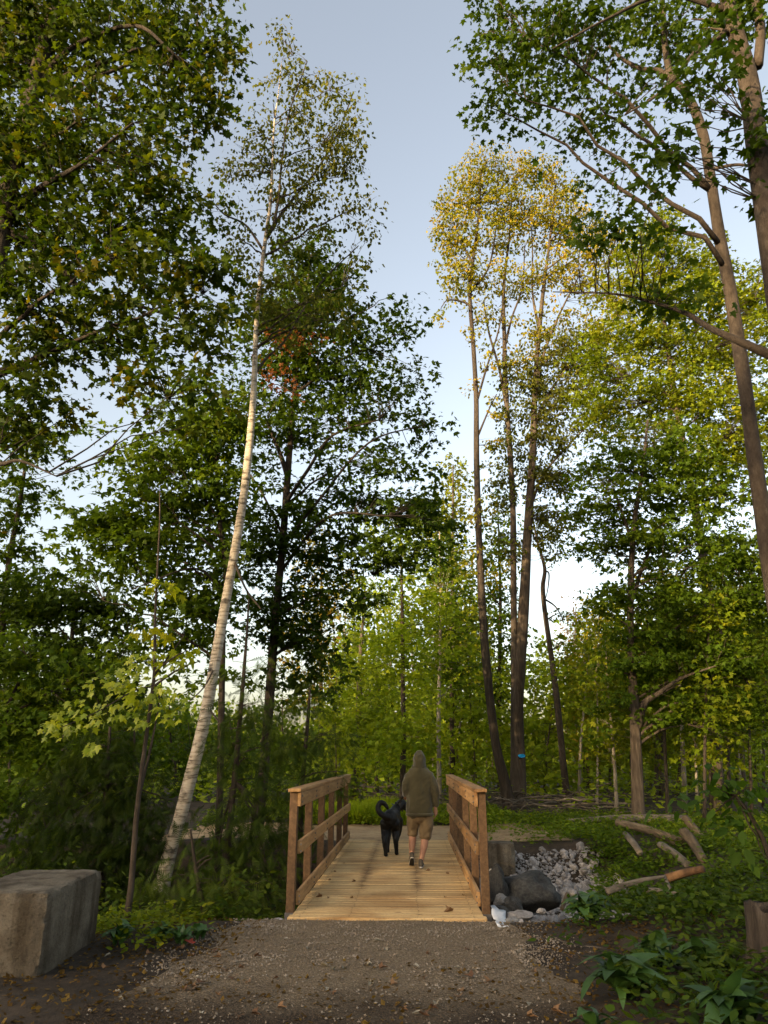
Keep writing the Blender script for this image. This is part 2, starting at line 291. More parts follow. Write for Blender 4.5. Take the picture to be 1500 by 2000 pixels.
# ------------------------------------------------------------------ object helpers
def tag(o, label=None, cat=None, group=None, kind=None):
    if label: o['label'] = label
    if cat: o['category'] = cat
    if group: o['group'] = group
    if kind: o['kind'] = kind
    return o
def empty(name, loc=(0, 0, 0), rz=0.0):
    o = bpy.data.objects.new(name, None); COL.objects.link(o); o.location = loc; o.rotation_euler = (0, 0, rz); o.empty_display_size = .1
    return o
def link(name, me, mat=None, parent=None, loc=(0, 0, 0), rot=(0, 0, 0), scale=(1, 1, 1)):
    o = bpy.data.objects.new(name, me); COL.objects.link(o)
    if mat and not me.materials: me.materials.append(MATS[mat])
    o.location = loc; o.rotation_euler = rot; o.scale = scale
    if parent: o.parent = parent
    return o
def mesh_tris(name, V, T, C=None, smooth=False):
    me = bpy.data.meshes.new(name); V = np.ascontiguousarray(V, np.float32); T = np.ascontiguousarray(T, np.int32)
    me.vertices.add(len(V)); me.vertices.foreach_set('co', V.ravel())
    me.loops.add(T.size); me.loops.foreach_set('vertex_index', T.ravel())
    me.polygons.add(len(T)); me.polygons.foreach_set('loop_start', np.arange(0, T.size, 3, dtype=np.int32)); 
    me.polygons.foreach_set('loop_total', np.full(len(T), 3, np.int32))
    me.polygons.foreach_set('use_smooth', np.full(len(T), smooth, bool))
    if C is not None:
        ca = me.attributes.new('leafcol', 'FLOAT_COLOR', 'POINT')
        ca.data.foreach_set('color', np.ascontiguousarray(np.c_[C, np.ones(len(C))], np.float32).ravel())
    me.update(calc_edges=True); me.validate()
    return me
def mesh_poly(name, V, F, smooth=False):
    me = bpy.data.meshes.new(name); me.from_pydata([tuple(map(float, v)) for v in V], [], F)
    if smooth: me.polygons.foreach_set('use_smooth', np.full(len(F), True, bool))
    me.update(); return me
class MB:
    def __init__(s): s.V = []; s.F = []
    def add(s, V, F):
        o = len(s.V); s.V += [tuple(v) for v in V]; s.F += [tuple(i + o for i in f) for f in F]
    def box(s, c, d, bev=0.0):
        cx, cy, cz = c; x, y, z = d[0] / 2, d[1] / 2, d[2] / 2
        if not bev:
            V = [(cx + a * x, cy + b * y, cz + e * z) for a in (-1, 1) for b in (-1, 1) for e in (-1, 1)]
            s.add(V, [(0, 1, 3, 2), (4, 6, 7, 5), (0, 4, 5, 1), (2, 3, 7, 6), (0, 2, 6, 4), (1, 5, 7, 3)]); return
        V = []; idx = {}
        for a in (-1, 1):
            for b in (-1, 1):
                for e in (-1, 1):
                    for k in range(3):
                        q = [a * x, b * y, e * z]
                        for j in range(3):
                            if j != k: q[j] -= (a, b, e)[j] * bev
                        idx[(a, b, e, k)] = len(V); V.append((cx + q[0], cy + q[1], cz + q[2]))
        F = []
        for k in range(3):
            i, j = (k + 1) % 3, (k + 2) % 3
            for sg in (-1, 1):
                f = []
                for (u, v) in ((-1, -1), (1, -1), (1, 1), (-1, 1)):
                    t = [0, 0, 0]; t[k] = sg; t[i] = u; t[j] = v; f.append(idx[(*t, k)])
                F.append(tuple(f) if sg > 0 else tuple(f[::-1]))
        for k in range(3):
            i, j = (k + 1) % 3, (k + 2) % 3
            for u in (-1, 1):
                for v in (-1, 1):
                    t0 = [0, 0, 0]; t1 = [0, 0, 0]; t0[i] = t1[i] = u; t0[j] = t1[j] = v; t0[k] = -1; t1[k] = 1
                    f = (idx[(*t0, i)], idx[(*t0, j)], idx[(*t1, j)], idx[(*t1, i)]); F.append(f if u * v > 0 else f[::-1])
        for a in (-1, 1):
            for b in (-1, 1):
                for e in (-1, 1):
                    f = tuple(idx[(a, b, e, k)] for k in range(3)); F.append(f if a * b * e > 0 else f[::-1])
        s.add(V, F)
    def mesh(s, name, smooth=False): return mesh_poly(name, s.V, s.F, smooth)
def smoothline(P, n):
    P = np.asarray(P, float)
    if len(P) < 3: 
        t = np.linspace(0, len(P) - 1, n)[:, None]; return P[0] + (P[1] - P[0]) * t
    Q = np.vstack([2 * P[0] - P[1], P, 2 * P[-1] - P[-2]]); out = []
    for u in np.linspace(0, len(P) - 1 - 1e-6, n):
        i = int(u); t = u - i; a, b, c, d = Q[i], Q[i + 1], Q[i + 2], Q[i + 3]
        out.append(.5 * ((2 * b) + (c - a) * t + (2 * a - 5 * b + 4 * c - d) * t * t + (3 * b - a - 3 * c + d) * t ** 3))
    return np.array(out)
def tube(P, R, sides=8, rough=0.0, seed=0, cap=True, flat=None):
    """tube along P with radii R; flat = ratio of the second cross axis"""
    P = np.asarray(P, float); R = np.asarray(R, float); n = len(P)
    T = np.gradient(P, axis=0); T /= np.linalg.norm(T, axis=1)[:, None] + 1e-12
    ref = np.array([0, 1.0, 0]) if abs(T[:, 1]).mean() < .75 else np.array([0, 0, 1.0])
    A = np.cross(T, ref); A /= np.linalg.norm(A, axis=1)[:, None] + 1e-12; B = np.cross(T, A)
    th = np.arange(sides) * 2 * math.pi / sides
    r = R[:, None] * np.ones((1, sides))
    if rough:
        L = np.r_[0, np.cumsum(np.linalg.norm(np.diff(P, axis=0), axis=1))]
        g = vnoise(np.tile(np.cos(th) * 1.6 + 5 + seed * 7.1, (n, 1)) + np.sin(th) * 1.1, L[:, None] * 1.3 + np.sin(th) * 1.7 + seed * 3.3, seed)
        r = r * (1 + rough * 2 * g)
    fl = 1.0 if flat is None else (np.asarray(flat)[:, None] if np.ndim(flat) else flat)
    V = P[:, None, :] + (r * np.cos(th))[..., None] * A[:, None, :] + (r * fl * np.sin(th))[..., None] * B[:, None, :]
    V = V.reshape(-1, 3); F = []
    for i in range(n - 1):
        for j in range(sides):
            k = (j + 1) % sides; F.append((i * sides + j, i * sides + k, (i + 1) * sides + k, (i + 1) * sides + j))
    if cap:
        F.append(tuple(range(sides))[::-1]); F.append(tuple((n - 1) * sides + j for j in range(sides)))
    return V, F
def tube_mesh(name, P, R, sides=8, rough=0., seed=0, flat=None):
    V, F = tube(P, R, sides, rough, seed, True, flat); return mesh_poly(name, V, F, True)

# ------------------------------------------------------------------ leaves
def _fan(out, c=(0, .36), fold=.22, curl=.12):
    pts = [c] + out; V = np.array([(x, y, -fold * abs(x) - curl * y * y) for x, y in pts])
    n = len(out); return V, np.array([(0, 1 + i, 1 + (i + 1) % n) for i in range(n)])
_mr = [(.32, .02), (.26, .22), (.54, .47), (.20, .50), (.16, .70)]
LEAF = {
    'maple': (np.array([(x, y, -.24 * abs(x) - .14 * y * y) for x, y in [(0, 0)] + _mr + [(0, 1)] + [(-x, y) for x, y in _mr[::-1]]]), np.array([(0, i, i + 1) for i in range(1, 11)])),
    'maple_lo': (np.array([(0, 0, 0), (.37, .07, -.1), (.60, .50, -.18), (.13, .50, -.03), (0, 1.08, -.14), (-.13, .50, -.03), (-.60, .50, -.18), (-.37, .07, -.1)]), np.array([(0, i, i + 1) for i in range(1, 7)])),
    'ovate': (np.array([(0, 0, 0), (.27, .28, -.05), (.22, .62, -.08), (0, 1, -.15), (-.22, .62, -.08), (-.27, .28, -.05)]), np.array([(0, 1, 2), (0, 2, 3), (0, 3, 4), (0, 4, 5)])),
    'rhomb': (np.array([(0, 0, 0), (.36, .45, -.1), (0, 1, -.12), (-.36, .45, -.1)]), np.array([(0, 1, 2), (0, 2, 3)])),
    'blade': (np.array([(-.03, 0, 0), (.03, 0, 0), (.022, .55, .03), (-.022, .55, .03), (0, 1, -.12)]), np.array([(0, 1, 2), (0, 2, 3), (3, 2, 4)])),
}
def _frond():
    V = []; T = []
    n = 7
    for i in range(n):
        y = .06 + .84 * i / n; w = .27 * math.sin(math.pi * (.18 + .72 * i / n)) + .05
        for s in (-1, 1):
            b = len(V); V += [(0, y, 0), (s * w, y + .26, -.07), (s * .015, y + .09, 0)]; T.append((b, b + 1, b + 2) if s > 0 else (b, b + 2, b + 1))
    b = len(V); V += [(-.014, 0, 0), (.014, 0, 0), (0, 1, -.05)]; T.append((b, b + 1, b + 2))
    return np.array(V), np.array(T)
LEAF['frond'] = _frond()
def unit(a): return a / (np.linalg.norm(a, axis=-1, keepdims=True) + 1e-9)
def leaves(kind, pos, tip, nor, size, col):
    """one mesh-array bundle of leaves: N positions, tip directions, normals, sizes, colours"""
    V0, T0 = LEAF[kind]; t = unit(tip); b = unit(np.cross(t, nor)); n = np.cross(b, t)
    V = pos[:, None] + size[:, None, None] * (V0[None, :, 0, None] * b[:, None] + V0[None, :, 1, None] * t[:, None] + V0[None, :, 2, None] * n[:, None])
    N = len(pos); T = (T0[None] + (np.arange(N) * len(V0))[:, None, None]).reshape(-1, 3)
    return V.reshape(-1, 3), T, np.repeat(col, len(V0), axis=0)
def join(parts):
    V, T, C, o = [], [], [], 0
    for v, t, c in parts:
        V.append(v); T.append(t + o); C.append(c); o += len(v)
    return np.vstack(V), np.vstack(T), np.vstack(C)
def palette(pal, u, w):
    """colour along a palette: u in 0..1 picks between the stops, w jitters brightness"""
    P = np.array(pal); k = np.clip(u, 0, .9999) * (len(P) - 1); i = k.astype(int); f = (k - i)[:, None]
    return (P[i] * (1 - f) + P[np.minimum(i + 1, len(P) - 1)] * f) * np.array([1.12, 1.08, .5]) * w[:, None]
GREEN = [(.032, .064, .008), (.055, .098, .010), (.095, .13, .012)]
DARK = [(.019, .042, .007), (.033, .063, .008), (.058, .088, .009)]
YGREEN = [(.070, .115, .010), (.115, .155, .013), (.19, .19, .016)]
LIME = [(.15, .21, .014), (.22, .26, .016), (.30, .29, .02)]
GOLD = [(.068, .100, .014), (.125, .140, .018), (.215, .185, .028), (.28, .185, .036)]
BIRCHG = [(.045, .062, .016), (.07, .085, .02), (.12, .115, .03)]
CEDAR = [(.018, .036, .010), (.036, .062, .014), (.072, .098, .024)]
BROWN = [(.07, .025, .012), (.12, .04, .018), (.16, .065, .025)]

COV = 1.9
def foliage(blobs, kind, size, pal, tier=0.0, spray=.42, per=16, droop=.25, flat=.11, hang=.35, yel=None):
    """leaf sprays filling ellipsoids: blobs = [(centre, (rx,ry,rz), cover)]; returns arrays and spray centres"""
    out = []; centres = []
    k_area = {'maple': .50, 'maple_lo': .52, 'ovate': .38, 'rhomb': .36, 'frond': .20, 'blade': .05}[kind]
    for c, r, cov in blobs:
        r = np.asarray(r, float); area = math.pi * r[0] * r[2]
        nl = max(per, int(COV * cov * area / (k_area * size * size))); ns = max(1, int(nl / per))
        d = unit(rng.normal(size=(ns, 3))); rad = rng.random(ns) ** (1 / 2.3)
        ctr = np.asarray(c) + d * rad[:, None] * r
        if tier:
            q = np.round(ctr[:, 2] / tier) * tier; ctr[:, 2] = q + rng.uniform(-.5, .5) * tier + rng.normal(0, tier * .27, ns) - .12 * np.hypot(*(ctr[:, :2] - np.asarray(c)[:2]).T)
        centres.append(ctr)
        # leaves of each spray: a shallow drooping disc
        th = rng.random((ns, per)) * 2 * math.pi; rr = np.sqrt(rng.random((ns, per))) * spray * rng.uniform(.65, 1.25, (ns, 1))
        tilt = rng.normal(0, .38, (ns, 1, 2))
        x = rr * np.cos(th); y = rr * np.sin(th)
        z = -droop * rr * rr / spray + tilt[..., 0] * x + tilt[..., 1] * y + rng.normal(0, flat * spray, (ns, per))
        pos = ctr[:, None] + np.stack([x, y, z], -1); pos = pos.reshape(-1, 3)
        N = len(pos)
        rad2 = np.stack([np.cos(th), np.sin(th), np.zeros_like(th)], -1).reshape(-1, 3)
        tip = rad2 * .8 + rng.normal(0, .55, (N, 3)); tip[:, 2] -= hang
        nor = np.array([0, 0, 1.0]) + rng.normal(0, .55, (N, 3)) + rad2 * .35
        sz = size * rng.uniform(.45, 1.3, N)
        u = np.repeat(rng.beta(1.6, 2.0, ns), per) * .75 + rng.random(N) * .25
        col = palette(pal, u, rng.uniform(.72, 1.25, N))
        out.append(leaves(kind, pos, tip, nor, sz, col))
    return join(out), np.vstack(centres)

def bez(a, b, lift, n=9, wob=.0):
    a, b = np.asarray(a, float), np.asarray(b, float); d = b - a; L = np.linalg.norm(d)
    m1 = a + d * .35 + np.array([0, 0, lift * L]); m2 = a + d * .72 + np.array([0, 0, lift * .9 * L])
    t = np.linspace(0, 1, n)[:, None]; P = (1 - t) ** 3 * a + 3 * (1 - t) ** 2 * t * m1 + 3 * (1 - t) * t * t * m2 + t ** 3 * b
    if wob: P[1:-1] += rng.normal(0, wob * L, (n - 2, 3))
    return P

def tree(name, label, cat='tree', group=None, D=15., trunks=(), bark='bark', blobs=(), kind='maple', size=.12, pal=GREEN, tier=.6,
         spray=.40, per=28, limbs=(), nlimb=None, simple=False, depth=.85, hang=.35, extra=(), base_flare=1.35, sides=12, droop=.25, limbr=.33, crown='crown', limb_bark=None):
    """trunks: polylines of (px, py, width_px[, dD]) from the base upward at distance D; blobs: (px,py,rx_px,ry_px,cover[,dD])"""
    tr = []
    for tl in trunks:
        P = []; R = []
        for q in tl:
            p = at(q[0], q[1], D + (q[3] if len(q) > 3 else 0)); P.append(p); R.append(q[2] * .5 * mpp(p))
        g = float(tz(P[0][0], P[0][1]))
        if P[0][2] > g + .02:
            dn = P[0] + (P[0] - P[1]) * ((P[0][2] - g) / max(.3, P[1][2] - P[0][2])) * .4; P.insert(0, np.array([dn[0], dn[1], g - .12])); R.insert(0, R[0] * 1.15)
        else:
            P[0][2] = g - .12
        n = 9 if simple else max(14, len(P) * 5)
        L = smoothline(P, n); rr = np.interp(np.linspace(0, len(P) - 1, n), np.arange(len(P)), R)
        hgt = L[:, 2] - L[0, 2]; rr = rr * (1 + (base_flare - 1) * np.exp(-hgt / .35))
        tr.append((L, rr))
    root = empty(name, tuple(tr[0][0][0] + np.array([0, 0, .12]))); off = np.array(root.location)
    tag(root, label, cat, group)
    B3 = []
    for b in blobs:
        dd = b[5] if len(b) > 5 else 0.0
        c = at(b[0], b[1], D + dd); m = mpp(c); B3.append((c, (b[2] * m, b[2] * m * depth, b[3] * m), b[4]))
    allL = np.vstack([t[0] for t in tr]); allR = np.concatenate([t[1] for t in tr])
    LL = []
    for lm in limbs:                                        # limbs surveyed one by one
        P = np.array([at(q[0], q[1], D + (q[3] if len(q) > 3 else 0)) for q in lm]); R = np.array([q[2] * .5 * mpp(p) for q, p in zip(lm, P)])
        n = max(10, len(P) * 4); LL.append((smoothline(P, n), np.interp(np.linspace(0, len(P) - 1, n), np.arange(len(P)), R)))
    tot = sum(b[1][0] * b[1][2] for b in B3)
    nl = nlimb if nlimb is not None else int(np.clip(tot * 1.1, 4, 16))
    if nl and B3:
        w = np.array([b[1][0] * b[1][2] for b in B3]); w = w / w.sum()
        for k in range(nl):
            c, r, _ = B3[k] if k < len(B3) and nl >= len(B3) else B3[rng.choice(len(B3), p=w)]
            e = np.asarray(c) + unit(rng.normal(size=3)) * np.asarray(r) * rng.uniform(.3, .75)
            hd = np.hypot(*(allL[:, :2] - e[:2]).T); want = e[2] - .55 * hd
            cost = np.abs(allL[:, 2] - want) + hd * .3 + (allL[:, 2] < max(1.2, .15 * allL[:, 2].max())) * 6
            i = int(np.argmin(cost)); a = allL[i]; r0 = min(.042, allR[i] * .75, max(.012, limbr * allR[i] + .006 * np.linalg.norm(e - a)))
            P = bez(a, e, rng.uniform(.02, .14), 10, .012); LL.append((P, np.linspace(r0, max(.006, r0 * .16), 10)))
    if simple:
        mb = MB()
        for L, rr in tr: mb.add(*tube(L - off, rr, 7, .08, 3))
        for P, rr in LL: mb.add(*tube(P - off, rr, 4))
        link('trunk', mb.mesh('trunk', True), bark, root)
    else:
        for k, (L, rr) in enumerate(tr):
            t = link('trunk', tube_mesh('trunk', L - off, rr, sides, .10, k + len(name)), bark, root)
            if k == 0: t0 = t
        for k, (P, rr) in enumerate(LL): link('limb', tube_mesh('limb', P - off, rr, 7, .08, k), limb_bark or bark, t0)
    if B3:
        (V, T, C), ctr = foliage(B3, kind, size, pal, tier, spray, per, droop, hang=hang)
        parts = [(V, T, C)]
        for ex in extra:
            eb = []
            for b in ex['blobs']:
                c = at(b[0], b[1], D + (b[5] if len(b) > 5 else 0)); m = mpp(c); eb.append((c, (b[2] * m, b[2] * m * depth, b[3] * m), b[4]))
            (v2, t2, c2), ct2 = foliage(eb, ex.get('kind', kind), ex.get('size', size), ex['pal'], ex.get('tier', tier), spray, per, droop, hang=ex.get('hang', hang)); parts.append((v2, t2, c2)); ctr = np.vstack([ctr, ct2])
        V, T, C = join(parts)
        cr = link(crown, mesh_tris(crown, V - off, T, C), 'leaf', root); cr['kind'] = 'stuff'
        # twigs reach from the nearest limb to each spray
        if not simple or len(ctr) < 260:
            S = np.vstack([P for P, _ in LL] + [allL[len(allL) // 3:]]); mb = MB()
            for c in ctr:
                d = np.linalg.norm(S - c, axis=1) + np.maximum(0, S[:, 2] - c[2]) * .8; i = int(np.argmin(d)); L = np.linalg.norm(S[i] - c)
                if L < .12: continue
                P = bez(S[i], c, rng.uniform(0, .1), 5, .03); r0 = min(.016, .004 + .005 * L); mb.add(*tube(P - off, np.linspace(r0, .0025, 5), 3, cap=False))
            tw = link('twigs', mb.mesh('twigs', True), limb_bark or bark, cr); tw['kind'] = 'stuff'
    return root

# ================================================================== THE SETTING
def grow(a, b, step, far, k=1.25):
    v = list(np.arange(a, b + 1e-6, step)); s = step
    while v[-1] < far: s *= k; v.append(v[-1] + s)
    return v
gx = grow(0, 7.5, .14, 420); gx = np.array([-v for v in gx[:0:-1]] + gx)
gy = np.array([-v for v in grow(-2.0, -1.9, .3, 160)[:0:-1]] + grow(2.0, 22.5, .14, 700)); gy = np.unique(gy)
X, Y = np.meshgrid(gx, gy); Z = tz(X, Y)
nx, ny = len(gx), len(gy); idx = np.arange(nx * ny).reshape(ny, nx)
q = np.stack([idx[:-1, :-1], idx[:-1, 1:], idx[1:, 1:], idx[1:, :-1]], -1).reshape(-1, 4)
T = np.vstack([q[:, [0, 1, 2]], q[:, [0, 2, 3]]])
tag(link('ground', mesh_tris('ground', np.stack([X, Y, Z], -1).reshape(-1, 3), T, smooth=True), 'soil'), 'dark forest soil around the gravel path and stream', None, None, 'structure')

def strip(name, y0, y1, left, right, mat, label, lift=.012, n=60, m=36):
    ys = np.linspace(y0, y1, n); V = []
    for y in ys:
        a, b = left(y), right(y)
        xs = np.linspace(a, b, m); zz = tz(xs, np.full(m, y)) + lift * np.minimum(1, 6 * np.minimum(np.linspace(0, 1, m), np.linspace(1, 0, m))) + .002
        V += [(x, y, z) for x, z in zip(xs, zz)]
    F = [(i * m + j, i * m + j + 1, (i + 1) * m + j + 1, (i + 1) * m + j) for i in range(n - 1) for j in range(m - 1)]
    return tag(link(name, mesh_poly(name, V, F, True), mat), label, None, None, 'structure')
def pe(s, amp, f=1.4): return lambda y: amp * float(vnoise(y * f, s * 3.7, s)) * 2 + .5 * amp * float(vnoise(y * f * 3.1, s, s + 1))
eL, eR = pe(21, .20, 1.9), pe(31, .20, 1.9)
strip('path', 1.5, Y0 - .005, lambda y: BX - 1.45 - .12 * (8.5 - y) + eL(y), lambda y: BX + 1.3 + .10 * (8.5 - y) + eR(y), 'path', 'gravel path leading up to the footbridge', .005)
strip('path', Y1 + .01, 19.6, lambda y: -5.5 + eL(y), lambda y: 3.4 + 2 * eR(y), 'earth', 'bare earth path crossing beyond the footbridge', .01)

# ------------------------------------------------------------------ footbridge
br = empty('footbridge', (BX, Y0, 0)); tag(br, 'new timber footbridge with plank deck and three-rail sides', 'bridge')
def bp(name, c, d, mat, bev=.004, parent=br, rot=(0, 0, 0)):
    mb = MB(); mb.box((0, 0, 0), d, bev); return link(name, mb.mesh(name), mat, parent, c, rot)
NPL = 54; pw = (Y1 - Y0) / NPL
pm = []
for wdt in (2 * HALF, 2 * 1.035):
    mb = MB(); mb.box((0, 0, 0), (wdt, pw - .009, .04), .006); me = mb.mesh('plank'); me.materials.append(MATS['wood_plank']); pm.append(me)
for i in range(NPL):
    o = link('plank', pm[0] if i in (0, NPL - 1) else pm[1], None, br, (random.uniform(-.004, .004), (i + .5) * pw, -.02 + random.uniform(-.0022, .0022)))
    o.rotation_euler = (random.uniform(-.004, .004), 0, random.uniform(-.0015, .0015))
mb = MB()
for i in range(NPL):
    for x in (-.93, -.40, .33, .93):
        for s in (-.28, .28):
            cx, cy = x + random.uniform(-.012, .012), (i + .5 + s) * pw; r = random.uniform(.007, .011)
            mb.add([(cx + r * math.cos(a * 1.0472), cy + r * math.sin(a * 1.0472), .0035) for a in range(6)], [tuple(range(6))])
n_ = link('nails', mb.mesh('nails'), 'nail', br); n_['kind'] = 'stuff'
POSTY = [.33, 1.62, 3.02, 4.45, 5.9, 7.22]
for s in (-1, 1):
    for y in POSTY:
        bp('post', (s * 1.085, y, .40), (.092, .092, 1.665), 'wood_post_shaded', .006, rot=(random.uniform(-.004, .004), random.uniform(-.003, .003), 0))
    xi = s * (1.085 - .046 - .021)
    L = Y1 - Y0 - .5
    bp('top_rail', (xi, .28 + L / 2, 1.155), (.04, L + .04, .15), 'wood_rail', .005)
    bp('cap_rail', (s * 1.068, .27 + L / 2, 1.254), (.15, L + .12, .038), 'wood_rail', .006)
    bp('middle_rail', (xi, .36 + L / 2, .64), (.04, L - .02, .14), 'wood_rail', .005)
    for k, (a, b) in enumerate(((.40, 2.98), (2.985, 5.2), (5.205, 7.28))):
        bp('kick_board', (xi - s * .002 * k, (a + b) / 2, .118), (.04, b - a, .145), 'wood_rail', .005)
    for x in (1.0,):
        bp('stringer', (s * x, (Y1 - Y0) / 2, -.17), (.09, Y1 - Y0 - .06, .255), 'wood_rail', .004)
    bp('bracket', (s * 1.09, .285, -.09), (.10, .006, .16), 'steel', .001)
mb = MB(); mb.add(*tube([(0, 0, 0), (.012, 0, 0)], [.011, .010], 6)); bolt = mb.mesh('bolt'); bolt.materials.append(MATS['steel'])
for s in (-1, 1):
    for y in POSTY:
        for z in (1.125, 1.19, .605, .675, .095, .15):
            link('bolt', bolt, None, br, (s * .995, y + random.uniform(-.012, .012), z), (0, 0, math.pi if s > 0 else 0))
for x in (-.35, .35): bp('stringer', (x, (Y1 - Y0) / 2, -.17), (.09, Y1 - Y0 - .06, .255), 'wood_rail', .004)
for y in (.10, Y1 - Y0 - .10):
    o = bp('sill', (0, y, -.43), (2.3, .24, .26), 'concrete', .012)

# ------------------------------------------------------------------ rocks
def rock_mesh(name, seed, sub=2, rough=.28, cut=3):
    """icosphere pushed about by noise and chopped by a few planes"""
    import bmesh
    bm = bmesh.new(); bmesh.ops.create_icosphere(bm, subdivisions=sub, radius=1.0); R = random.Random(seed)
    pl = [(Vector((R.uniform(-1, 1), R.uniform(-1, 1), R.uniform(-1, 1))).normalized(), R.uniform(.55, .85)) for _ in range(cut)]
    for v in bm.verts:
        d = v.co.normalized(); v.co = d * (1 + rough * mnoise.noise(d * 1.3 + Vector((seed, 0, 0))) + rough * .4 * mnoise.noise(d * 3.2 + Vector((0, seed, 0))))
        for n, h in pl:
            e = v.co.dot(n) - h
            if e > 0: v.co -= n * e * .92
    me = bpy.data.meshes.new(name); bm.to_mesh(me); bm.free()
    me.polygons.foreach_set('use_smooth', np.full(len(me.polygons), sub >= 3, bool)); me.update(); return me
STONES = [rock_mesh('stone', 50 + i, 1 if i < 5 else 2, .25, 5) for i in range(8)]
for m in STONES: m.materials.append(MATS['stone_pale'])
sb = empty('streambed', (2.4, 12.6, float(tz(2.4, 12.6)))); tag(sb, 'white riprap stones lining the dry stream beside the bridge', None, None, 'structure')
so = np.array(sb.location); placed = 0; tries = 0
while placed < 285 and tries < 6000:
    tries += 1
    if placed < 262: p = (random.uniform(1.1, 3.7), random.uniform(10.9, 15.4))
    else: p = (random.uniform(-2.2, -1.5), random.uniform(10, 15))
    if placed < 262 and (p[0] - 1.1) < (12.6 - p[1]) * .5: continue
    s = random.uniform(.045, .092)
    o = link('stone', random.choice(STONES), None, sb, (p[0] - so[0], p[1] - so[1], float(tz(p[0], p[1])) + s * .25 + random.uniform(0, .05) - so[2]),
             (random.uniform(0, 6.3), random.uniform(0, 6.3), random.uniform(0, 6.3)), (s * random.uniform(.8, 1.35), s * random.uniform(.7, 1.1), s * random.uniform(.6, .95))); placed += 1
def boulder(px, py, z, D, w, h, label, mat, seed, cat='boulder', rz=0., dw=.9, name='boulder'):
    c = at(px, py, D); me = rock_mesh(name, seed, 4, .30, 2)
    r = w * .5 * mpp(c); 
    o = link(name, me, mat, None, tuple(c), (0, 0, rz), (r * 1.06, r * dw, h * .5 * mpp(c) * 1.1)); return tag(o, label, cat, 'boulders packed beside the bridge')
boulder(1035, 1744, 0, 10.2, 104, 68, 'large dark grey boulder beside the right railing', 'stone_dark', 3)
boulder(968, 1735, 0, 10.0, 46, 68, 'upright grey boulder squeezed between the railing and the large boulder', 'stone_dark', 7)
boulder(966, 1712, 0, 11.0, 34, 26, 'rounded grey stone on top behind the upright boulder', 'stone_grey', 12)
boulder(1002, 1767, 0, 9.35, 34, 30, 'small dark rock tucked under the large boulder', 'stone_dark', 17)
boulder(980, 1761, 0, 9.6, 28, 22, 'small grey rock between the upright boulder and the dark rock', 'stone_grey', 19)
boulder(981, 1785, 0, 9.05, 40, 26, 'flat slate grey rock at the end of the right railing', 'stone_dark', 23)
boulder(1016, 1790, 0, 8.85, 52, 22, 'long pale stone in front of the dark rocks', 'stone_pale', 29)
boulder(998, 1803, 0, 8.62, 32, 19, 'brown grey stone next to the white fabric scrap', 'stone_grey', 31)
boulder(1018, 1803, 0, 8.6, 18, 12, 'little beige stone below the long pale stone', 'stone_pale', 37)
boulder(1058, 1780, 0, 9.05, 18, 11, 'little white stone at the foot of the bank', 'stone_pale', 41)
boulder(481, 1815, 0, 8.2, 20, 13, 'tan stone on the left edge of the gravel path', 'stone_grey', 43)
boulder(512, 1808, 0, 8.42, 30, 12, 'white stone by the left foot of the bridge, farther from the post', 'stone_pale', 47)
boulder(545, 1800, 0, 8.55, 24, 12, 'white stone touching the left foot of the bridge', 'stone_pale', 53)
# concrete blocks
def conc(name, label, c, d, rz, seed, chip=.03, n=14):
    """cast concrete block with chipped arrises"""
    import bmesh
    bm = bmesh.new(); bmesh.ops.create_cube(bm, size=1.0); bmesh.ops.subdivide_edges(bm, edges=bm.edges[:], cuts=n, use_grid_fill=True)
    d = Vector(d)
    for v in bm.verts:
        p = Vector((v.co.x * d.x, v.co.y * d.y, v.co.z * d.z)); e = [max(0, 1 - (d[i] / 2 - abs(p[i])) / .07) for i in range(3)]
        two = sorted(e)[1]; nz = mnoise.noise(p * 7 + Vector((seed, 0, 0))); n2 = mnoise.noise(p * 19 + Vector((0, seed, 0)))
        p -= Vector([math.copysign(1, p[i]) * two * chip * (.45 + max(0, nz) * 1.6 + .5 * n2) for i in range(3)])
        p += v.co.normalized() * .006 * nz; v.co = p
    me = bpy.data.meshes.new(name); bm.to_mesh(me); bm.free()
    o = link(name, me, 'concrete', None, c, (0, 0, rz)); return tag(o, label, 'concrete block')
conc('concrete_block', 'big weathered concrete block at the left edge of the path', (-3.30, 6.78, .28), (.78, 1.25, .66), RAD(3.5), 2, .02, 26)
c_ = at(981, 1672, 14.5); conc('concrete_block', 'grey concrete block behind the far end of the right railing', (float(c_[0]), 14.7, -.2), (.50, .45, .62), RAD(-4), 5, .03)

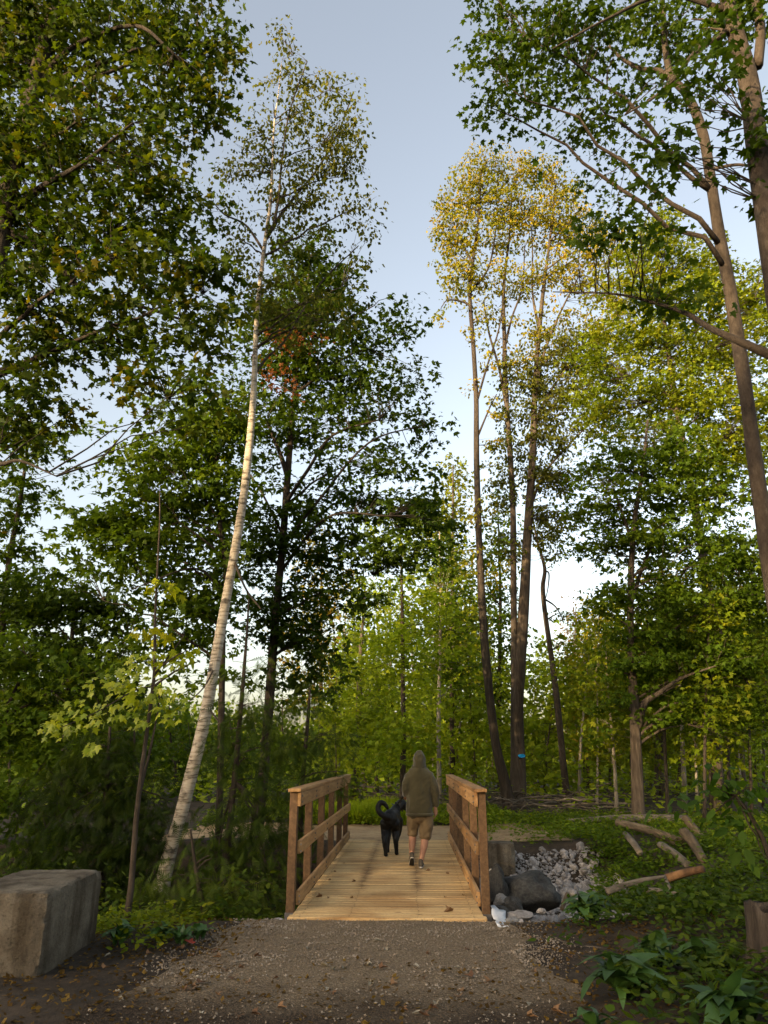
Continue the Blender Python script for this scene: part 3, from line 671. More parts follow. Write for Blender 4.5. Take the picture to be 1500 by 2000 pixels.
# ================================================================== TREES
tree('maple_tree', 'tall near maple filling the upper left corner with green and gold leaves', D=8.0, bark='bark_dark', pal=[(.015, .034, .006), (.026, .050, .007), (.046, .066, .008), (.125, .098, .011)], size=.112, tier=.55, spray=.36, sides=14,
     trunks=[[(-230, 1650, 62), (-110, 1050, 52), (-30, 640, 40), (28, 320, 34), (100, 40, 26), (150, -180, 18), (190, -420, 10)]],
     limbs=[[(12, 430, 20), (75, 370, 13, -.2), (160, 320, 8, -.5), (260, 240, 4, -.6)], [(20, 460, 22), (90, 490, 14, .3), (170, 575, 10, .5), (280, 600, 7, .7), (400, 640, 4, .8)],
            [(60, 200, 18), (130, 100, 11), (260, 50, 8, -.4), (340, 105, 5, -.5)], [(-75, 850, 18), (-25, 898, 12, -.4), (5, 906, 9, -.6), (40, 900, 6, -.8), (110, 930, 2.5, -1)], [(0, 540, 18), (120, 660, 10, .3), (200, 660, 7, .5), (280, 700, 4, .8), (330, 780, 3, 1)]],
     blobs=[(60, 60, 140, 120, 2.12), (230, 70, 130, 110, 1.96), (370, 60, 90, 100, 1.38), (430, 110, 55, 80, 1.06), (330, 200, 110, 90, 1.64), (400, 185, 60, 60, 1.14), (150, 250, 150, 110, 2.12), (40, 330, 110, 130, 1.96), (260, 350, 130, 80, 1.64),
            (340, 360, 70, 45, 1.14), (130, 430, 140, 90, 1.38), (300, 450, 120, 70, 1.55), (390, 500, 65, 55, 1.47), (250, 560, 170, 80, 1.72), (410, 570, 50, 60, 1.38), (60, 560, 100, 90, 1.47), (350, 640, 110, 60, 1.55), (150, 650, 130, 50, 0.82), (400, 690, 75, 55, 1.38),
            (60, 720, 100, 60, 1.64), (110, 800, 80, 60, 1.30), (25, 860, 80, 60, 1.64), (300, 730, 70, 40, 1.06), (390, 770, 60, 50, 1.22), (-60, 200, 90, 260, 1.80), (90, -130, 330, 110, 1.30), (200, 480, 110, 50, 1.71, .5), (60, 450, 90, 60, 1.56, .5), (210, 600, 120, 40, 1.42, .6), (100, 640, 80, 50, 1.28, .3), (230, 700, 90, 40, 1.14, .6), (420, 620, 50, 50, 1.14, .8), (440, 400, 40, 40, 0.84, .6), (30, 790, 70, 50, 1.56, -.3), (290, 280, 80, 50, 1.56)])
tree('birch_tree', 'leaning white-barked birch rising left of the bridge', D=11.6, bark='bark_birch', pal=BIRCHG, kind='rhomb', size=.095, limb_bark='bark', tier=0, spray=.27, per=20, hang=1.1, droop=.6, base_flare=1.2, sides=16,
     trunks=[[(322, 1705, 27.9), (362, 1560, 25.2), (400, 1400, 22.9), (440, 1180, 19.4), (474, 980, 16.2), (492, 820, 13.1), (499, 680, 10.3), (505, 580, 9.0), (518, 470, 7.2), (528, 400, 5.9), (532, 320, 4.5), (536, 240, 3.6), (544, 180, 1.8), (550, 120, 0.7)]],
     limbs=[[(520, 465, 9), (545, 425, 7, .2), (575, 385, 5, .5), (620, 330, 4, .8), (660, 260, 3, 1), (690, 180, 2, 1)], [(515, 490, 6), (480, 440, 4), (440, 420, 3, -.3), (420, 400, 2, -.4)], [(535, 440, 7), (545, 380, 5), (550, 320, 4), (565, 220, 3), (600, 120, 2)],
            [(498, 730, 6), (520, 700, 5, .2), (560, 660, 4, .4), (620, 560, 3, .8), (700, 480, 2, 1)], [(420, 1300, 4), (400, 1340, 3, -.3), (370, 1370, 2, -.5)], [(408, 1385, 4), (440, 1420, 3, -.4), (480, 1420, 2, -.8)], [(455, 1090, 5), (480, 1150, 4, -.3), (510, 1190, 3, -.5)]],
     nlimb=14, blobs=[(555, 75, 28, 50, 0.42), (580, 120, 45, 45, 0.46), (600, 165, 45, 45, 0.42), (540, 170, 40, 50, 0.38), (560, 215, 70, 50, 0.61), (670, 185, 45, 45, 0.58), (675, 250, 50, 55, 0.69), (600, 270, 80, 45, 0.61), (500, 260, 45, 55, 0.38), (680, 320, 50, 50, 0.69),
            (620, 330, 90, 50, 0.72), (530, 320, 90, 50, 0.69), (450, 330, 35, 45, 0.46), (560, 385, 90, 40, 0.61), (450, 410, 50, 40, 0.46), (460, 480, 45, 50, 0.42), (640, 390, 60, 40, 0.54), (720, 410, 45, 35, 0.42), (735, 450, 35, 30, 0.38), (700, 490, 40, 40, 0.38), (540, 450, 60, 40, 0.46), (600, 470, 70, 40, 0.46), (500, 560, 50, 60, 0.54), (560, 600, 90, 90, 0.61), (650, 590, 60, 70, 0.46)])
tree('maple_tree', 'dark green layered maple behind the birch, reaching right into the open sky', kind='maple_lo', D=16.0, bark='bark_dark', pal=DARK, size=.138, tier=.62, spray=.46, sides=12,
     trunks=[[(505, 1590, 22), (518, 1480, 20), (533, 1270, 17), (550, 1080, 15), (562, 930, 13), (572, 800, 9.5), (585, 680, 7.5), (600, 560, 5), (610, 490, 3)]],
     limbs=[[(562, 930, 12), (545, 880, 8, -.2), (520, 820, 5, -.4)], [(556, 985, 9), (600, 920, 7, -.4), (650, 850, 5, -.6), (740, 820, 3, -.8)], [(550, 1070, 8), (620, 980, 6, -.5), (720, 865, 4, -.8), (830, 830, 2, -1)], [(545, 1120, 7), (640, 1010, 5, -.6), (760, 1008, 3, -.9)], [(550, 1040, 6), (510, 960, 4, .3), (470, 900, 3, .5)]],
     blobs=[(610, 520, 80, 45, 2.28), (570, 590, 80, 60, 2.39), (655, 560, 60, 40, 2.39), (610, 635, 110, 42, 2.88), (770, 640, 40, 20, 1.55), (710, 690, 60, 30, 2.39), (590, 720, 100, 60, 2.52), (680, 760, 100, 34, 2.76), (780, 745, 50, 16, 1.81), (770, 805, 80, 20, 2.39),
            (852, 822, 42, 12, 2.0), (815, 728, 40, 11, 1.9), (800, 640, 34, 12, 1.7), (790, 645, 40, 16, 1.54), (815, 735, 34, 14, 1.54), (760, 590, 30, 24, 1.34), (690, 640, 60, 20, 1.85), (620, 820, 110, 50, 2.16), (540, 830, 60, 50, 1.81), (680, 900, 70, 35, 1.44), (760, 915, 70, 16, 1.92), (800, 868, 70, 15, 2.16), (520, 980, 55, 60, 1.68), (620, 1010, 100, 40, 2.16), (740, 980, 90, 36, 2.16), (820, 1000, 70, 40, 2.52), (800, 1060, 90, 34, 2.64), (580, 1090, 90, 50, 2.16), (520, 1180, 70, 60, 1.81), (600, 1170, 80, 45, 2.04), (690, 1170, 90, 30, 1.68), (560, 1250, 70, 50, 1.68), (480, 1080, 60, 60, 1.44), (520, 640, 50, 70, 1.60, .5), (500, 760, 50, 60, 1.28, .5), (640, 960, 80, 30, 1.60), (700, 1060, 90, 36, 1.76), (640, 1230, 90, 36, 1.60), (720, 1110, 80, 30, 1.60), (500, 880, 50, 50, 1.28), (870, 1010, 40, 24, 1.28), (540, 1320, 70, 50, 1.28), (610, 1330, 60, 40, 1.12)],
     extra=[dict(blobs=[(560, 690, 34, 60, .4, -1), (600, 660, 28, 36, .3, -1), (555, 750, 22, 36, .35, -1)], pal=BROWN, size=.08, hang=1.5, tier=0)])
tree('maple_tree', 'mid-height maple left of the birch with bare forked stem', kind='maple_lo', D=13.5, bark='bark_dark', pal=GREEN, size=.138, tier=.6, spray=.45, sides=10,
     trunks=[[(428, 1600, 14), (432, 1400, 13), (436, 1220, 11.5), (440, 1110, 10), (428, 1010, 9), (424, 920, 7.5), (420, 840, 5.5), (410, 760, 4)]],
     limbs=[[(432, 1020, 7), (400, 975, 4, -.3), (370, 950, 3, -.5)], [(437, 1090, 7), (405, 1060, 4, -.4), (350, 1020, 2, -.7)], [(436, 1160, 7), (380, 1110, 4, -.5), (260, 1150, 2, -.8)], [(424, 900, 5), (440, 850, 4), (450, 800, 2)]],
     blobs=[(400, 830, 80, 60, 3.16), (330, 890, 90, 45, 2.82), (420, 930, 70, 50, 2.82), (290, 940, 90, 35, 2.82), (230, 920, 50, 25, 2.12), (360, 990, 110, 40, 3.35), (230, 1010, 70, 35, 2.63), (170, 1040, 70, 35, 3.35), (130, 1060, 35, 22, 2.46), (290, 1050, 110, 40, 3.16), (390, 1070, 70, 40, 2.82), (240, 1100, 70, 28, 2.46),
            (330, 1120, 90, 40, 2.12), (420, 1150, 60, 50, 2.46), (380, 1210, 80, 40, 1.93), (310, 1200, 60, 40, 1.76), (380, 780, 70, 45, 2.48), (300, 830, 60, 30, 1.86), (460, 870, 40, 60, 2.07), (460, 780, 40, 60, 2.07), (270, 1230, 70, 40, 1.86), (350, 1270, 70, 40, 1.86), (220, 1160, 60, 30, 1.86), (400, 1290, 60, 40, 1.86), (440, 1010, 40, 60, 2.07)])
tree('maple_tree', 'small maple at the far left with sky showing round its stem', kind='maple_lo', D=15.5, bark='bark_smooth', pal=GREEN, size=.138, tier=.6, spray=.42, sides=8,
     trunks=[[(-20, 1500, 16), (5, 1220, 14), (20, 1080, 11), (36, 1000, 9), (48, 920, 6), (60, 820, 4)]],
     blobs=[(30, 930, 60, 35, 1.60), (70, 870, 70, 40, 1.92), (160, 870, 60, 28, 1.44), (60, 990, 50, 35, 1.28), (20, 1040, 50, 45, 1.92), (50, 1090, 40, 35, 1.92), (30, 1150, 70, 50, 2.56), (80, 1170, 50, 40, 1.60)],
     extra=[dict(blobs=[(8, 1020, 22, 30, .9)], pal=GOLD)])
tree('maple_tree', 'bushy dark maple low on the left above the undergrowth', kind='maple_lo', D=14.5, bark='bark_dark', pal=DARK, size=.138, tier=.5, spray=.42, sides=8,
     trunks=[[(120, 1620, 14), (130, 1400, 12), (140, 1250, 9), (150, 1150, 5)]],
     blobs=[(150, 1140, 70, 35, 2.70), (110, 1190, 90, 40, 3.00), (180, 1200, 60, 40, 2.70), (70, 1230, 90, 35, 2.70), (200, 1250, 60, 40, 2.25), (120, 1300, 100, 60, 2.70), (240, 1310, 70, 50, 2.2), (50, 1180, 70, 50, 2.2), (170, 1370, 90, 40, 2.4)])
tree('maple_tree', 'leafy green understorey maple at the left edge below the others', kind='maple_lo', D=12.5, bark='bark_dark', pal=GREEN, size=.138, tier=.45, spray=.42, sides=8,
     trunks=[[(-60, 1640, 15), (-20, 1480, 12), (20, 1370, 9), (60, 1290, 5)]],
     blobs=[(40, 1290, 110, 50, 2.85), (120, 1350, 100, 50, 2.70), (30, 1400, 90, 60, 3.00), (110, 1440, 60, 50, 2.40), (20, 1520, 70, 60, 2.40), (60, 1610, 90, 60, 1.80), (180, 1410, 70, 40, 2.0), (200, 1300, 60, 40, 2.0)])
# the right bank
tree('poplar_tree', 'lone slender trunk with golden crown, left of the twin-stemmed golden tree', D=23.8, bark='bark_dark', pal=GOLD, kind='rhomb', size=.135, tier=0, spray=.36, per=24, hang=.9, sides=12, limbr=.5,
     trunks=[[(998, 1592, 26), (984, 1520, 21), (966, 1440, 18), (946, 1250, 15.5), (936, 1060, 13), (931, 900, 11), (930, 780, 9.5), (925, 680, 8.5), (918, 580, 7.5), (925, 500, 6), (935, 420, 4.5), (940, 330, 3)]],
     limbs=[[(922, 600, 6), (905, 590, 4), (875, 586, 2.5, -.3), (862, 600, 1.5, -.4)], [(930, 790, 5), (950, 720, 4), (975, 640, 3), (985, 560, 2)], [(926, 520, 5), (900, 470, 3), (880, 420, 2)], [(930, 860, 5), (955, 800, 3), (970, 770, 2)], [(920, 570, 5), (955, 520, 4), (970, 440, 2.5)]],
     nlimb=12, blobs=[(950, 330, 55, 38, 1.17), (905, 375, 55, 50, 1.17), (970, 390, 55, 55, 1.01), (885, 440, 42, 50, 1.10), (930, 460, 60, 50, 1.01), (890, 510, 38, 40, 0.94), (950, 540, 60, 45, 0.86), (905, 555, 40, 35, 1.01), (855, 612, 12, 22, 0.94), (868, 585, 14, 10, 0.63), (915, 745, 14, 22, 0.47), (955, 800, 30, 30, 0.39), (945, 1000, 30, 50, 0.47), (935, 300, 22, 16, 0.85), (870, 400, 20, 24, 0.77), (995, 340, 26, 26, 0.77), (862, 470, 18, 22, 0.68), (940, 610, 36, 30, 0.68), (915, 660, 20, 26, 0.51), (955, 700, 26, 36, 0.59), (950, 880, 26, 40, 0.68), (920, 1080, 22, 40, 0.51), (965, 1130, 26, 36, 0.59)])
tree('poplar_tree', 'twin-stemmed tall golden-topped tree with blue paint blaze', D=24.6, bark='bark', pal=GOLD, kind='rhomb', size=.135, tier=0, spray=.36, per=24, hang=.9, sides=12, limbr=.5,
     trunks=[[(1010, 1590, 34), (1012, 1500, 30), (1010, 1380, 25), (1022, 1200, 20.5), (1030, 1050, 17.5), (1040, 900, 14), (1044, 780, 11), (1052, 660, 9), (1062, 560, 7), (1075, 460, 4.5), (1085, 360, 3)],
             [(1006, 1480, 17), (1005, 1300, 14), (1003, 1150, 12.5), (1002, 1000, 11.5), (996, 880, 10.5), (988, 760, 9.5), (985, 660, 8), (984, 560, 6), (995, 460, 4), (1000, 370, 2.5)]],
     limbs=[[(990, 800, 7), (975, 720, 5), (955, 650, 4), (945, 590, 2.5)], [(1044, 780, 7), (1060, 700, 5), (1090, 620, 4), (1130, 540, 2.5)], [(1040, 880, 7), (1055, 800, 5), (1105, 720, 3.5), (1160, 640, 2)], [(1030, 1010, 7), (1060, 930, 5), (1110, 870, 3.5), (1180, 800, 2)], [(985, 680, 6), (1000, 620, 4), (1020, 560, 3), (1025, 480, 2)], [(1052, 640, 6), (1040, 570, 4), (1040, 480, 2.5), (1035, 400, 1.5)]],
     nlimb=16, blobs=[(1045, 345, 60, 35, 1.10), (1000, 400, 50, 45, 0.94), (1080, 400, 60, 50, 1.10), (1030, 450, 60, 50, 0.86), (1110, 450, 60, 50, 1.10), (1130, 520, 70, 50, 1.01), (1060, 540, 60, 45, 0.78), (1010, 560, 50, 45, 0.63), (1020, 640, 60, 30, 0.54), (1100, 620, 70, 40, 0.70), (1170, 570, 50, 50, 0.94), (1180, 480, 50, 50, 0.95), (1200, 620, 50, 50, 0.82), (1020, 315, 26, 20, 0.85), (1110, 370, 34, 30, 0.94), (1160, 450, 36, 36, 0.94), (980, 470, 26, 30, 0.68), (1000, 690, 36, 40, 0.68), (1060, 660, 50, 36, 0.77)],
     extra=[dict(blobs=[(1085, 700, 70, 45, 1.38), (1110, 760, 60, 40, 1.21), (1010, 740, 40, 50, 1.03), (1070, 800, 60, 45, 1.55), (1080, 860, 50, 45, 1.72), (1000, 800, 40, 40, 1.03), (1090, 930, 50, 40, 1.55), (1060, 1010, 40, 35, 1.38), (1000, 880, 40, 50, 1.21), (1120, 1000, 40, 40, 1.03), (1140, 690, 60, 60, 1.38), (1160, 800, 50, 60, 1.21), (1050, 920, 40, 40, 1.4), (980, 960, 36, 50, 1.2), (1075, 1060, 36, 36, 1.2), (990, 1080, 30, 50, 1.1), (1055, 750, 50, 40, 1.2)], pal=BIRCHG)])
tp = bpy.data.objects['poplar_tree.001']; c_ = at(1019, 1476, 24.6 - .335); lo = c_ - np.array(tp.location)
th = np.linspace(0, 2 * math.pi, 20, endpoint=False); rr = [1 + .25 * mnoise.noise(Vector((math.cos(a) * 2, math.sin(a) * 2, 4))) for a in th]
mb = MB(); mb.add([(lo[0] + .115 * r * math.cos(a), lo[1] - .018 + .16 * (.115 * math.cos(a)) ** 2 * 9, lo[2] + .055 * r * math.sin(a)) for a, r in zip(th, rr)] + [(lo[0] + .115 * r * math.cos(a), lo[1] + .06, lo[2] + .055 * r * math.sin(a)) for a, r in zip(th, rr)], [tuple(range(20))[::-1]] + [(i, (i + 1) % 20, 20 + (i + 1) % 20, 20 + i) for i in range(20)])
link('paint_blaze', mb.mesh('paint_blaze'), 'blue_paint', tp)
tree('young_tree', 'thin crooked bare-stemmed tree right of the blue-marked trunk', D=27., bark='bark_smooth', pal=BIRCHG, kind='rhomb', size=.12, tier=0, sides=8, hang=.8, nlimb=4,
     trunks=[[(1106, 1545, 14), (1098, 1470, 13), (1088, 1370, 12), (1078, 1290, 11), (1066, 1210, 10), (1060, 1150, 9), (1064, 1110, 7), (1050, 1060, 5), (1040, 1010, 3)]],
     limbs=[[(1062, 1115, 4), (1072, 1120, 3), (1070, 1150, 2), (1064, 1175, 1.5)], [(1064, 1170, 4), (1085, 1185, 3), (1100, 1210, 2)]], blobs=[(1085, 1060, 40, 25, .6), (1095, 1200, 30, 20, .5), (1050, 1000, 30, 25, .7), (1110, 1260, 30, 30, .5)])
tree('maple_tree', 'forked green maple with layered boughs in the middle of the right-hand woods', kind='maple_lo', D=19.5, bark='bark', pal=GREEN, size=.138, tier=.62, spray=.46,
     trunks=[[(1247, 1580, 24), (1242, 1460, 21), (1238, 1380, 19), (1232, 1250, 14.5), (1232, 1120, 12), (1240, 1010, 9.5), (1255, 920, 7), (1265, 820, 4)]],
     limbs=[[(1246, 1420, 16), (1258, 1375, 13, -.1), (1285, 1355, 9, -.3), (1330, 1325, 6, -.5), (1400, 1300, 3, -.8)], [(1232, 1180, 9), (1262, 1090, 6, .3), (1300, 1030, 4, .5)], [(1234, 1060, 8), (1215, 1000, 5, -.3), (1200, 960, 3, -.5)], [(1270, 1240, 6, .5), (1320, 1140, 5, .6), (1370, 1080, 3, .8)]],
     blobs=[(1220, 900, 90, 40, 2.38), (1320, 880, 90, 50, 2.52), (1170, 960, 60, 40, 1.86), (1280, 980, 110, 45, 2.65), (1400, 960, 90, 50, 2.52), (1180, 1030, 60, 35, 1.72), (1340, 1060, 120, 45, 2.78), (1440, 1080, 70, 60, 2.38), (1200, 1130, 60, 30, 1.59), (1290, 1140, 80, 40, 2.12), (1390, 1170, 110, 45, 2.78), (1180, 1200, 50, 40, 1.86), (1300, 1240, 100, 40, 2.12), (1420, 1260, 100, 50, 2.65), (1230, 1310, 80, 45, 1.99), (1340, 1330, 100, 40, 1.86), (1460, 1340, 60, 50, 2.12), (1250, 1060, 80, 36, 2.30), (1150, 1090, 40, 30, 1.59), (1480, 1180, 50, 60, 2.30), (1160, 900, 50, 30, 1.77), (1260, 1200, 60, 36, 1.94), (1470, 1430, 50, 40, 1.77), (1380, 1400, 80, 36, 1.77), (1280, 1390, 60, 30, 1.42), (1180, 1370, 50, 40, 1.42)])
tree('maple_tree', 'tall sunlit yellow-green maple behind the leaning trunk on the right', kind='maple_lo', D=22.5, bark='bark', pal=YGREEN, size=.138, tier=.6, spray=.5,
     trunks=[[(1400, 1560, 26), (1390, 1300, 22), (1375, 1100, 18), (1340, 900, 13), (1310, 720, 9), (1290, 560, 6), (1280, 430, 3)]],
     blobs=[(1285, 430, 45, 40, 1.90), (1270, 490, 70, 40, 2.28), (1350, 500, 70, 50, 2.02), (1240, 560, 80, 45, 2.28), (1340, 580, 90, 50, 2.40), (1440, 560, 70, 60, 1.90), (1210, 640, 80, 45, 2.02), (1310, 670, 100, 50, 2.54), (1430, 680, 90, 60, 2.40), (1190, 730, 70, 45, 1.77), (1280, 760, 100, 45, 2.40), (1400, 780, 110, 50, 2.54), (1180, 820, 60, 40, 1.65), (1270, 840, 80, 40, 2.02), (1390, 870, 100, 50, 2.28), (1470, 900, 60, 60, 2.02), (1480, 780, 50, 60, 2.06), (1480, 600, 40, 60, 1.90), (1150, 680, 50, 40, 1.27), (1150, 770, 40, 40, 1.27), (1350, 730, 80, 40, 1.90)],
     extra=[dict(blobs=[(1280, 800, 35, 22, 1.5, 2), (1420, 690, 50, 26, 1.5, 2), (1330, 880, 40, 25, 1.3, 2)], pal=GOLD)])
tree('ash_tree', 'nearly bare leaning grey trunk along the right edge', D=9.0, bark='bark_smooth', pal=DARK, size=.098, tier=.5, spray=.38, sides=16, depth=.9,
     trunks=[[(1590, 1760, 39.1), (1545, 1400, 33.1), (1500, 1090, 28.9), (1472, 880, 26.3), (1450, 720, 24.6), (1428, 580, 22.9), (1405, 460, 21.7), (1388, 350, 20.4), (1372, 260, 18.7), (1345, 190, 16.1), (1312, 150, 13.6), (1300, 100, 11.0), (1296, 30, 9.3), (1285, -120, 6.0)]],
     limbs=[[(1318, 165, 14), (1290, 140, 12), (1255, 135, 10), (1215, 115, 7), (1190, 90, 4)], [(1392, 330, 7), (1440, 322, 6, -.2), (1480, 328, 4, -.3)]],
     blobs=[(1100, 40, 110, 55, 1.61, -1), (980, 30, 80, 40, 1.15, -1), (950, 90, 60, 45, 1.15, -1.2), (1040, 110, 90, 50, 1.49, -1), (1160, 110, 70, 45, 1.38, -.8), (990, 190, 70, 34, 1.49, -1.2), (960, 220, 45, 30, 1.15, -1.2), (1080, 180, 70, 45, 1.15, -1), (1150, 180, 45, 45, 1.15, -.8), (1230, 60, 90, 60, 1.61), (1340, 50, 80, 50, 1.61), (1200, 230, 45, 40, 0.92), (1100, 270, 35, 32, 1.15), (1150, 290, 35, 40, 1.03), (1250, 200, 60, 40, 0.92), (1160, 340, 40, 30, 0.92), (1210, 380, 50, 30, 1.03)])
tree('maple_tree', 'nearest maple cut off by the right edge, with pale bough hanging leaves inward', D=6.6, bark='bark_smooth', pal=DARK, size=.104, tier=.4, spray=.30, sides=16, depth=.8, per=14,
     trunks=[[(1760, 1900, 80), (1660, 1250, 64), (1560, 800, 52), (1505, 480, 44), (1480, 300, 40), (1462, 160, 36), (1430, 40, 28), (1400, -80, 20)]],
     limbs=[[(1540, 710, 21), (1495, 690, 19), (1440, 665, 15), (1385, 640, 12, .2), (1340, 612, 9.5, .4), (1280, 592, 6.5, .6), (1200, 574, 4.5, .8), (1080, 570, 2, 1)], [(1480, 130, 20), (1485, 60, 18), (1475, 0, 15), (1470, -40, 12)], [(1468, 150, 18), (1440, 60, 14), (1400, 75, 11), (1360, 100, 9), (1290, 180, 6), (1220, 225, 3)], [(1420, 20, 12), (1300, -10, 9), (1180, 40, 5), (1080, 95, 3)]],
     blobs=[(1340, 200, 55, 60, 0.99, -.6), (1390, 140, 60, 60, 1.43, -.5), (1300, 250, 50, 40, 0.88, -.6), (1250, 320, 50, 30, 0.88, -.4), (1310, 330, 55, 45, 1.21, -.4), (1220, 420, 50, 40, 1.10, -.2), (1160, 450, 50, 40, 0.99), (1290, 420, 50, 45, 0.99), (1480, 220, 40, 70, 1.76, -.4), (1460, 30, 60, 60, 1.54), (1490, 400, 40, 40, 0.66), (1340, 580, 70, 45, 1.10, .6), (1270, 600, 60, 35, 0.99, .8), (1420, 320, 30, 40, 0.55), (1400, 40, 70, 40, 1.32)])
# sapling by the path, leaves picked out one by one
sp_ = tree('sapling', 'thin grey sapling beside the concrete block with bright yellow-green leaves', D=8.4, bark='bark_smooth', pal=LIME, size=.12, tier=.3, spray=.3, sides=8, limbr=.6, hang=.8,
     trunks=[[(243, 1812, 15), (255, 1740, 11), (266, 1600, 10), (280, 1480, 9), (296, 1360, 7), (302, 1300, 6.5), (303, 1200, 5), (308, 1100, 4), (312, 1020, 3), (312, 960, 2)]],
     limbs=[[(258, 1700, 7), (272, 1560, 6, .1), (292, 1470, 5, .2), (306, 1400, 3, .3), (316, 1330, 2, .3)], [(302, 1318, 4), (335, 1275, 3, .1), (360, 1240, 2, .2)], [(296, 1340, 4), (260, 1350, 3, -.2), (190, 1390, 2, -.4), (110, 1425, 1.5, -.5)]], nlimb=3,
     blobs=[(330, 1230, 40, 30, .5), (370, 1290, 40, 30, .6), (300, 1140, 40, 40, .3), (330, 1330, 40, 40, .6)], crown='upper_leaves')
V0, T0 = LEAF['maple']; lm = [mesh_tris('leaf', V0 * s, T0) for s in (1.0,)]; lm[0].materials.append(MATS['leaf_lime'])
so = np.array(sp_.location)
for i in range(298):
    b = random.choice([(230, 1345, 70, 35), (290, 1330, 70, 45), (200, 1375, 70, 30), (150, 1405, 60, 24), (110, 1425, 34, 20), (260, 1390, 70, 30), (330, 1370, 45, 40), (180, 1460, 14, 12), (220, 1330, 50, 30), (300, 1300, 60, 30)])
    a = random.uniform(0, 6.28); r = math.sqrt(random.random())
    p = at(b[0] + b[2] * r * math.cos(a), b[1] + b[3] * r * math.sin(a), 8.4 + random.uniform(-.75, .35)) - so
    t = Vector((random.gauss(-.35, .6), random.gauss(-.3, .6), -.75 + random.gauss(0, .25))).normalized(); nn = Vector((random.gauss(0, .35), -.55 + random.gauss(0, .35), 1)).normalized()
    bb = t.cross(nn).normalized(); nn = bb.cross(t)
    from mathutils import Matrix
    M = Matrix((bb, t, nn)).transposed().to_euler(); s = random.uniform(.065, .105)
    link('leaf', lm[0], None, sp_, tuple(p), M, (s, s, s))
# cedars left of the bridge
def cedar(label, D, trunk, blobs, cov=1.0, pal=CEDAR, size=.21):
    return tree('cedar_tree', label, group='cedars left of the bridge', D=D, bark='bark_dark', trunks=[trunk], blobs=blobs, kind='frond', size=size, pal=pal, tier=0, spray=.32, per=12, hang=.9, droop=.7, nlimb=7, sides=8)
cedar('cedar with dark stem and drooping fronds beside the left railing', 11.0, [(440, 1690, 16), (450, 1600, 13), (462, 1480, 11), (474, 1340, 8), (482, 1240, 5), (486, 1170, 3)],
      [(480, 1330, 50, 60, .9), (500, 1410, 70, 60, 1.3), (440, 1450, 50, 50, .9), (500, 1500, 60, 60, 1.6), (470, 1570, 70, 50, 1.6), (530, 1590, 40, 60, 1.6), (470, 1650, 90, 50, 1.8), (520, 1700, 50, 50, 1.7), (440, 1740, 90, 40, 1.6)])
cedar('low cedar sweeping over the bank below the birch trunk', 9.6, [(400, 1800, 12), (390, 1740, 10), (380, 1680, 7), (372, 1620, 4)],
      [(310, 1730, 50, 35, 1.6), (370, 1730, 60, 50, 1.8), (430, 1730, 60, 45, 1.7), (490, 1750, 50, 45, 1.7), (290, 1780, 50, 30, 1.4), (370, 1790, 70, 35, 1.7), (460, 1790, 60, 28, 1.6), (400, 1670, 40, 35, 1.0)], pal=[(.024, .045, .012), (.050, .078, .018), (.095, .115, .03)])
cedar('dense shadowy cedar between the concrete block and the birch', 11.6, [(200, 1720, 14), (205, 1600, 12), (210, 1500, 9), (215, 1420, 5)],
      [(210, 1450, 60, 40, 2.0), (160, 1500, 80, 60, 2.2), (260, 1520, 80, 60, 2.2), (120, 1580, 90, 60, 2.2), (230, 1600, 90, 60, 2.4), (310, 1600, 50, 60, 1.8), (90, 1660, 80, 50, 2.0), (200, 1680, 100, 50, 2.4), (290, 1680, 60, 50, 2.0), (250, 1740, 60, 40, 2.0)], pal=[(.014, .028, .008), (.026, .046, .010), (.05, .072, .016)])
cedar('slim cedar behind the left railing of the bridge', 14.0, [(585, 1640, 11), (590, 1540, 9), (600, 1420, 7), (606, 1340, 4)],
      [(600, 1380, 40, 40, 1.3), (620, 1440, 60, 45, 1.6), (570, 1470, 50, 50, 1.5), (600, 1530, 60, 40, 1.5), (650, 1500, 40, 40, 1.2), (560, 1600, 40, 60, 1.5), (610, 1610, 50, 30, 1.0)])

# ------------------------------------------------------------------ woods beyond the bridge
def wood_tree(label, px, D, top, w, wpx, pal, kind='rhomb', size=.24, base=.35, cov=1.1, bark='bark_pale', lean=0, name='woodland_tree', group=None, dens=5):
    """slender background tree: base at photo column px, crown top at photo row top, crown half width w px"""
    g = at(px, 1500, D); y0 = None
    zt = at(px, top, D)[2]
    def row(z):                               # photo row of a height at this distance
        lo_, hi_ = -600., 1999.
        for _ in range(30):
            m = (lo_ + hi_) / 2
            if at(px, m, D)[2] > z: lo_ = m
            else: hi_ = m
        return lo_
    b = row(float(tz(g[0], D)))
    tl = [(px, b, wpx), (px + lean * .3 + random.uniform(-3, 3), b + (top - b) * .33, wpx * .8), (px + lean * .7 + random.uniform(-4, 4), b + (top - b) * .66, wpx * .55), (px + lean, top + (b - top) * .04, wpx * .18)]
    bl = []
    c0 = b + (top - b) * base
    for k in range(dens):
        f = (k + .5) / dens; ww = w * (.55 + .55 * math.sin(math.pi * min(1, .25 + .8 * f))) * random.uniform(.75, 1.15)
        bl.append((px + lean * (base + f * (1 - base)) + random.uniform(-.35, .35) * w, c0 + (top - c0) * f, ww, abs(c0 - top) / dens * .8, 1.45 * cov * random.uniform(.7, 1.2), random.uniform(-1, 1)))
    return tree(name, label, 'tree', group, D=D, trunks=[tl], blobs=bl, bark=bark, kind=kind, size=size, pal=pal, tier=.5, spray=.6, per=14, simple=True, nlimb=5, hang=.3)
BRIGHT = [(.105, .175, .020), (.165, .230, .024), (.24, .27, .03)]
wood_tree('slim tree with yellowish trunk right behind the walker', 786, 22., 1010, 95, 13, BRIGHT, 'maple_lo', .17, .18, .75, 'bark_smooth', -4, dens=8)
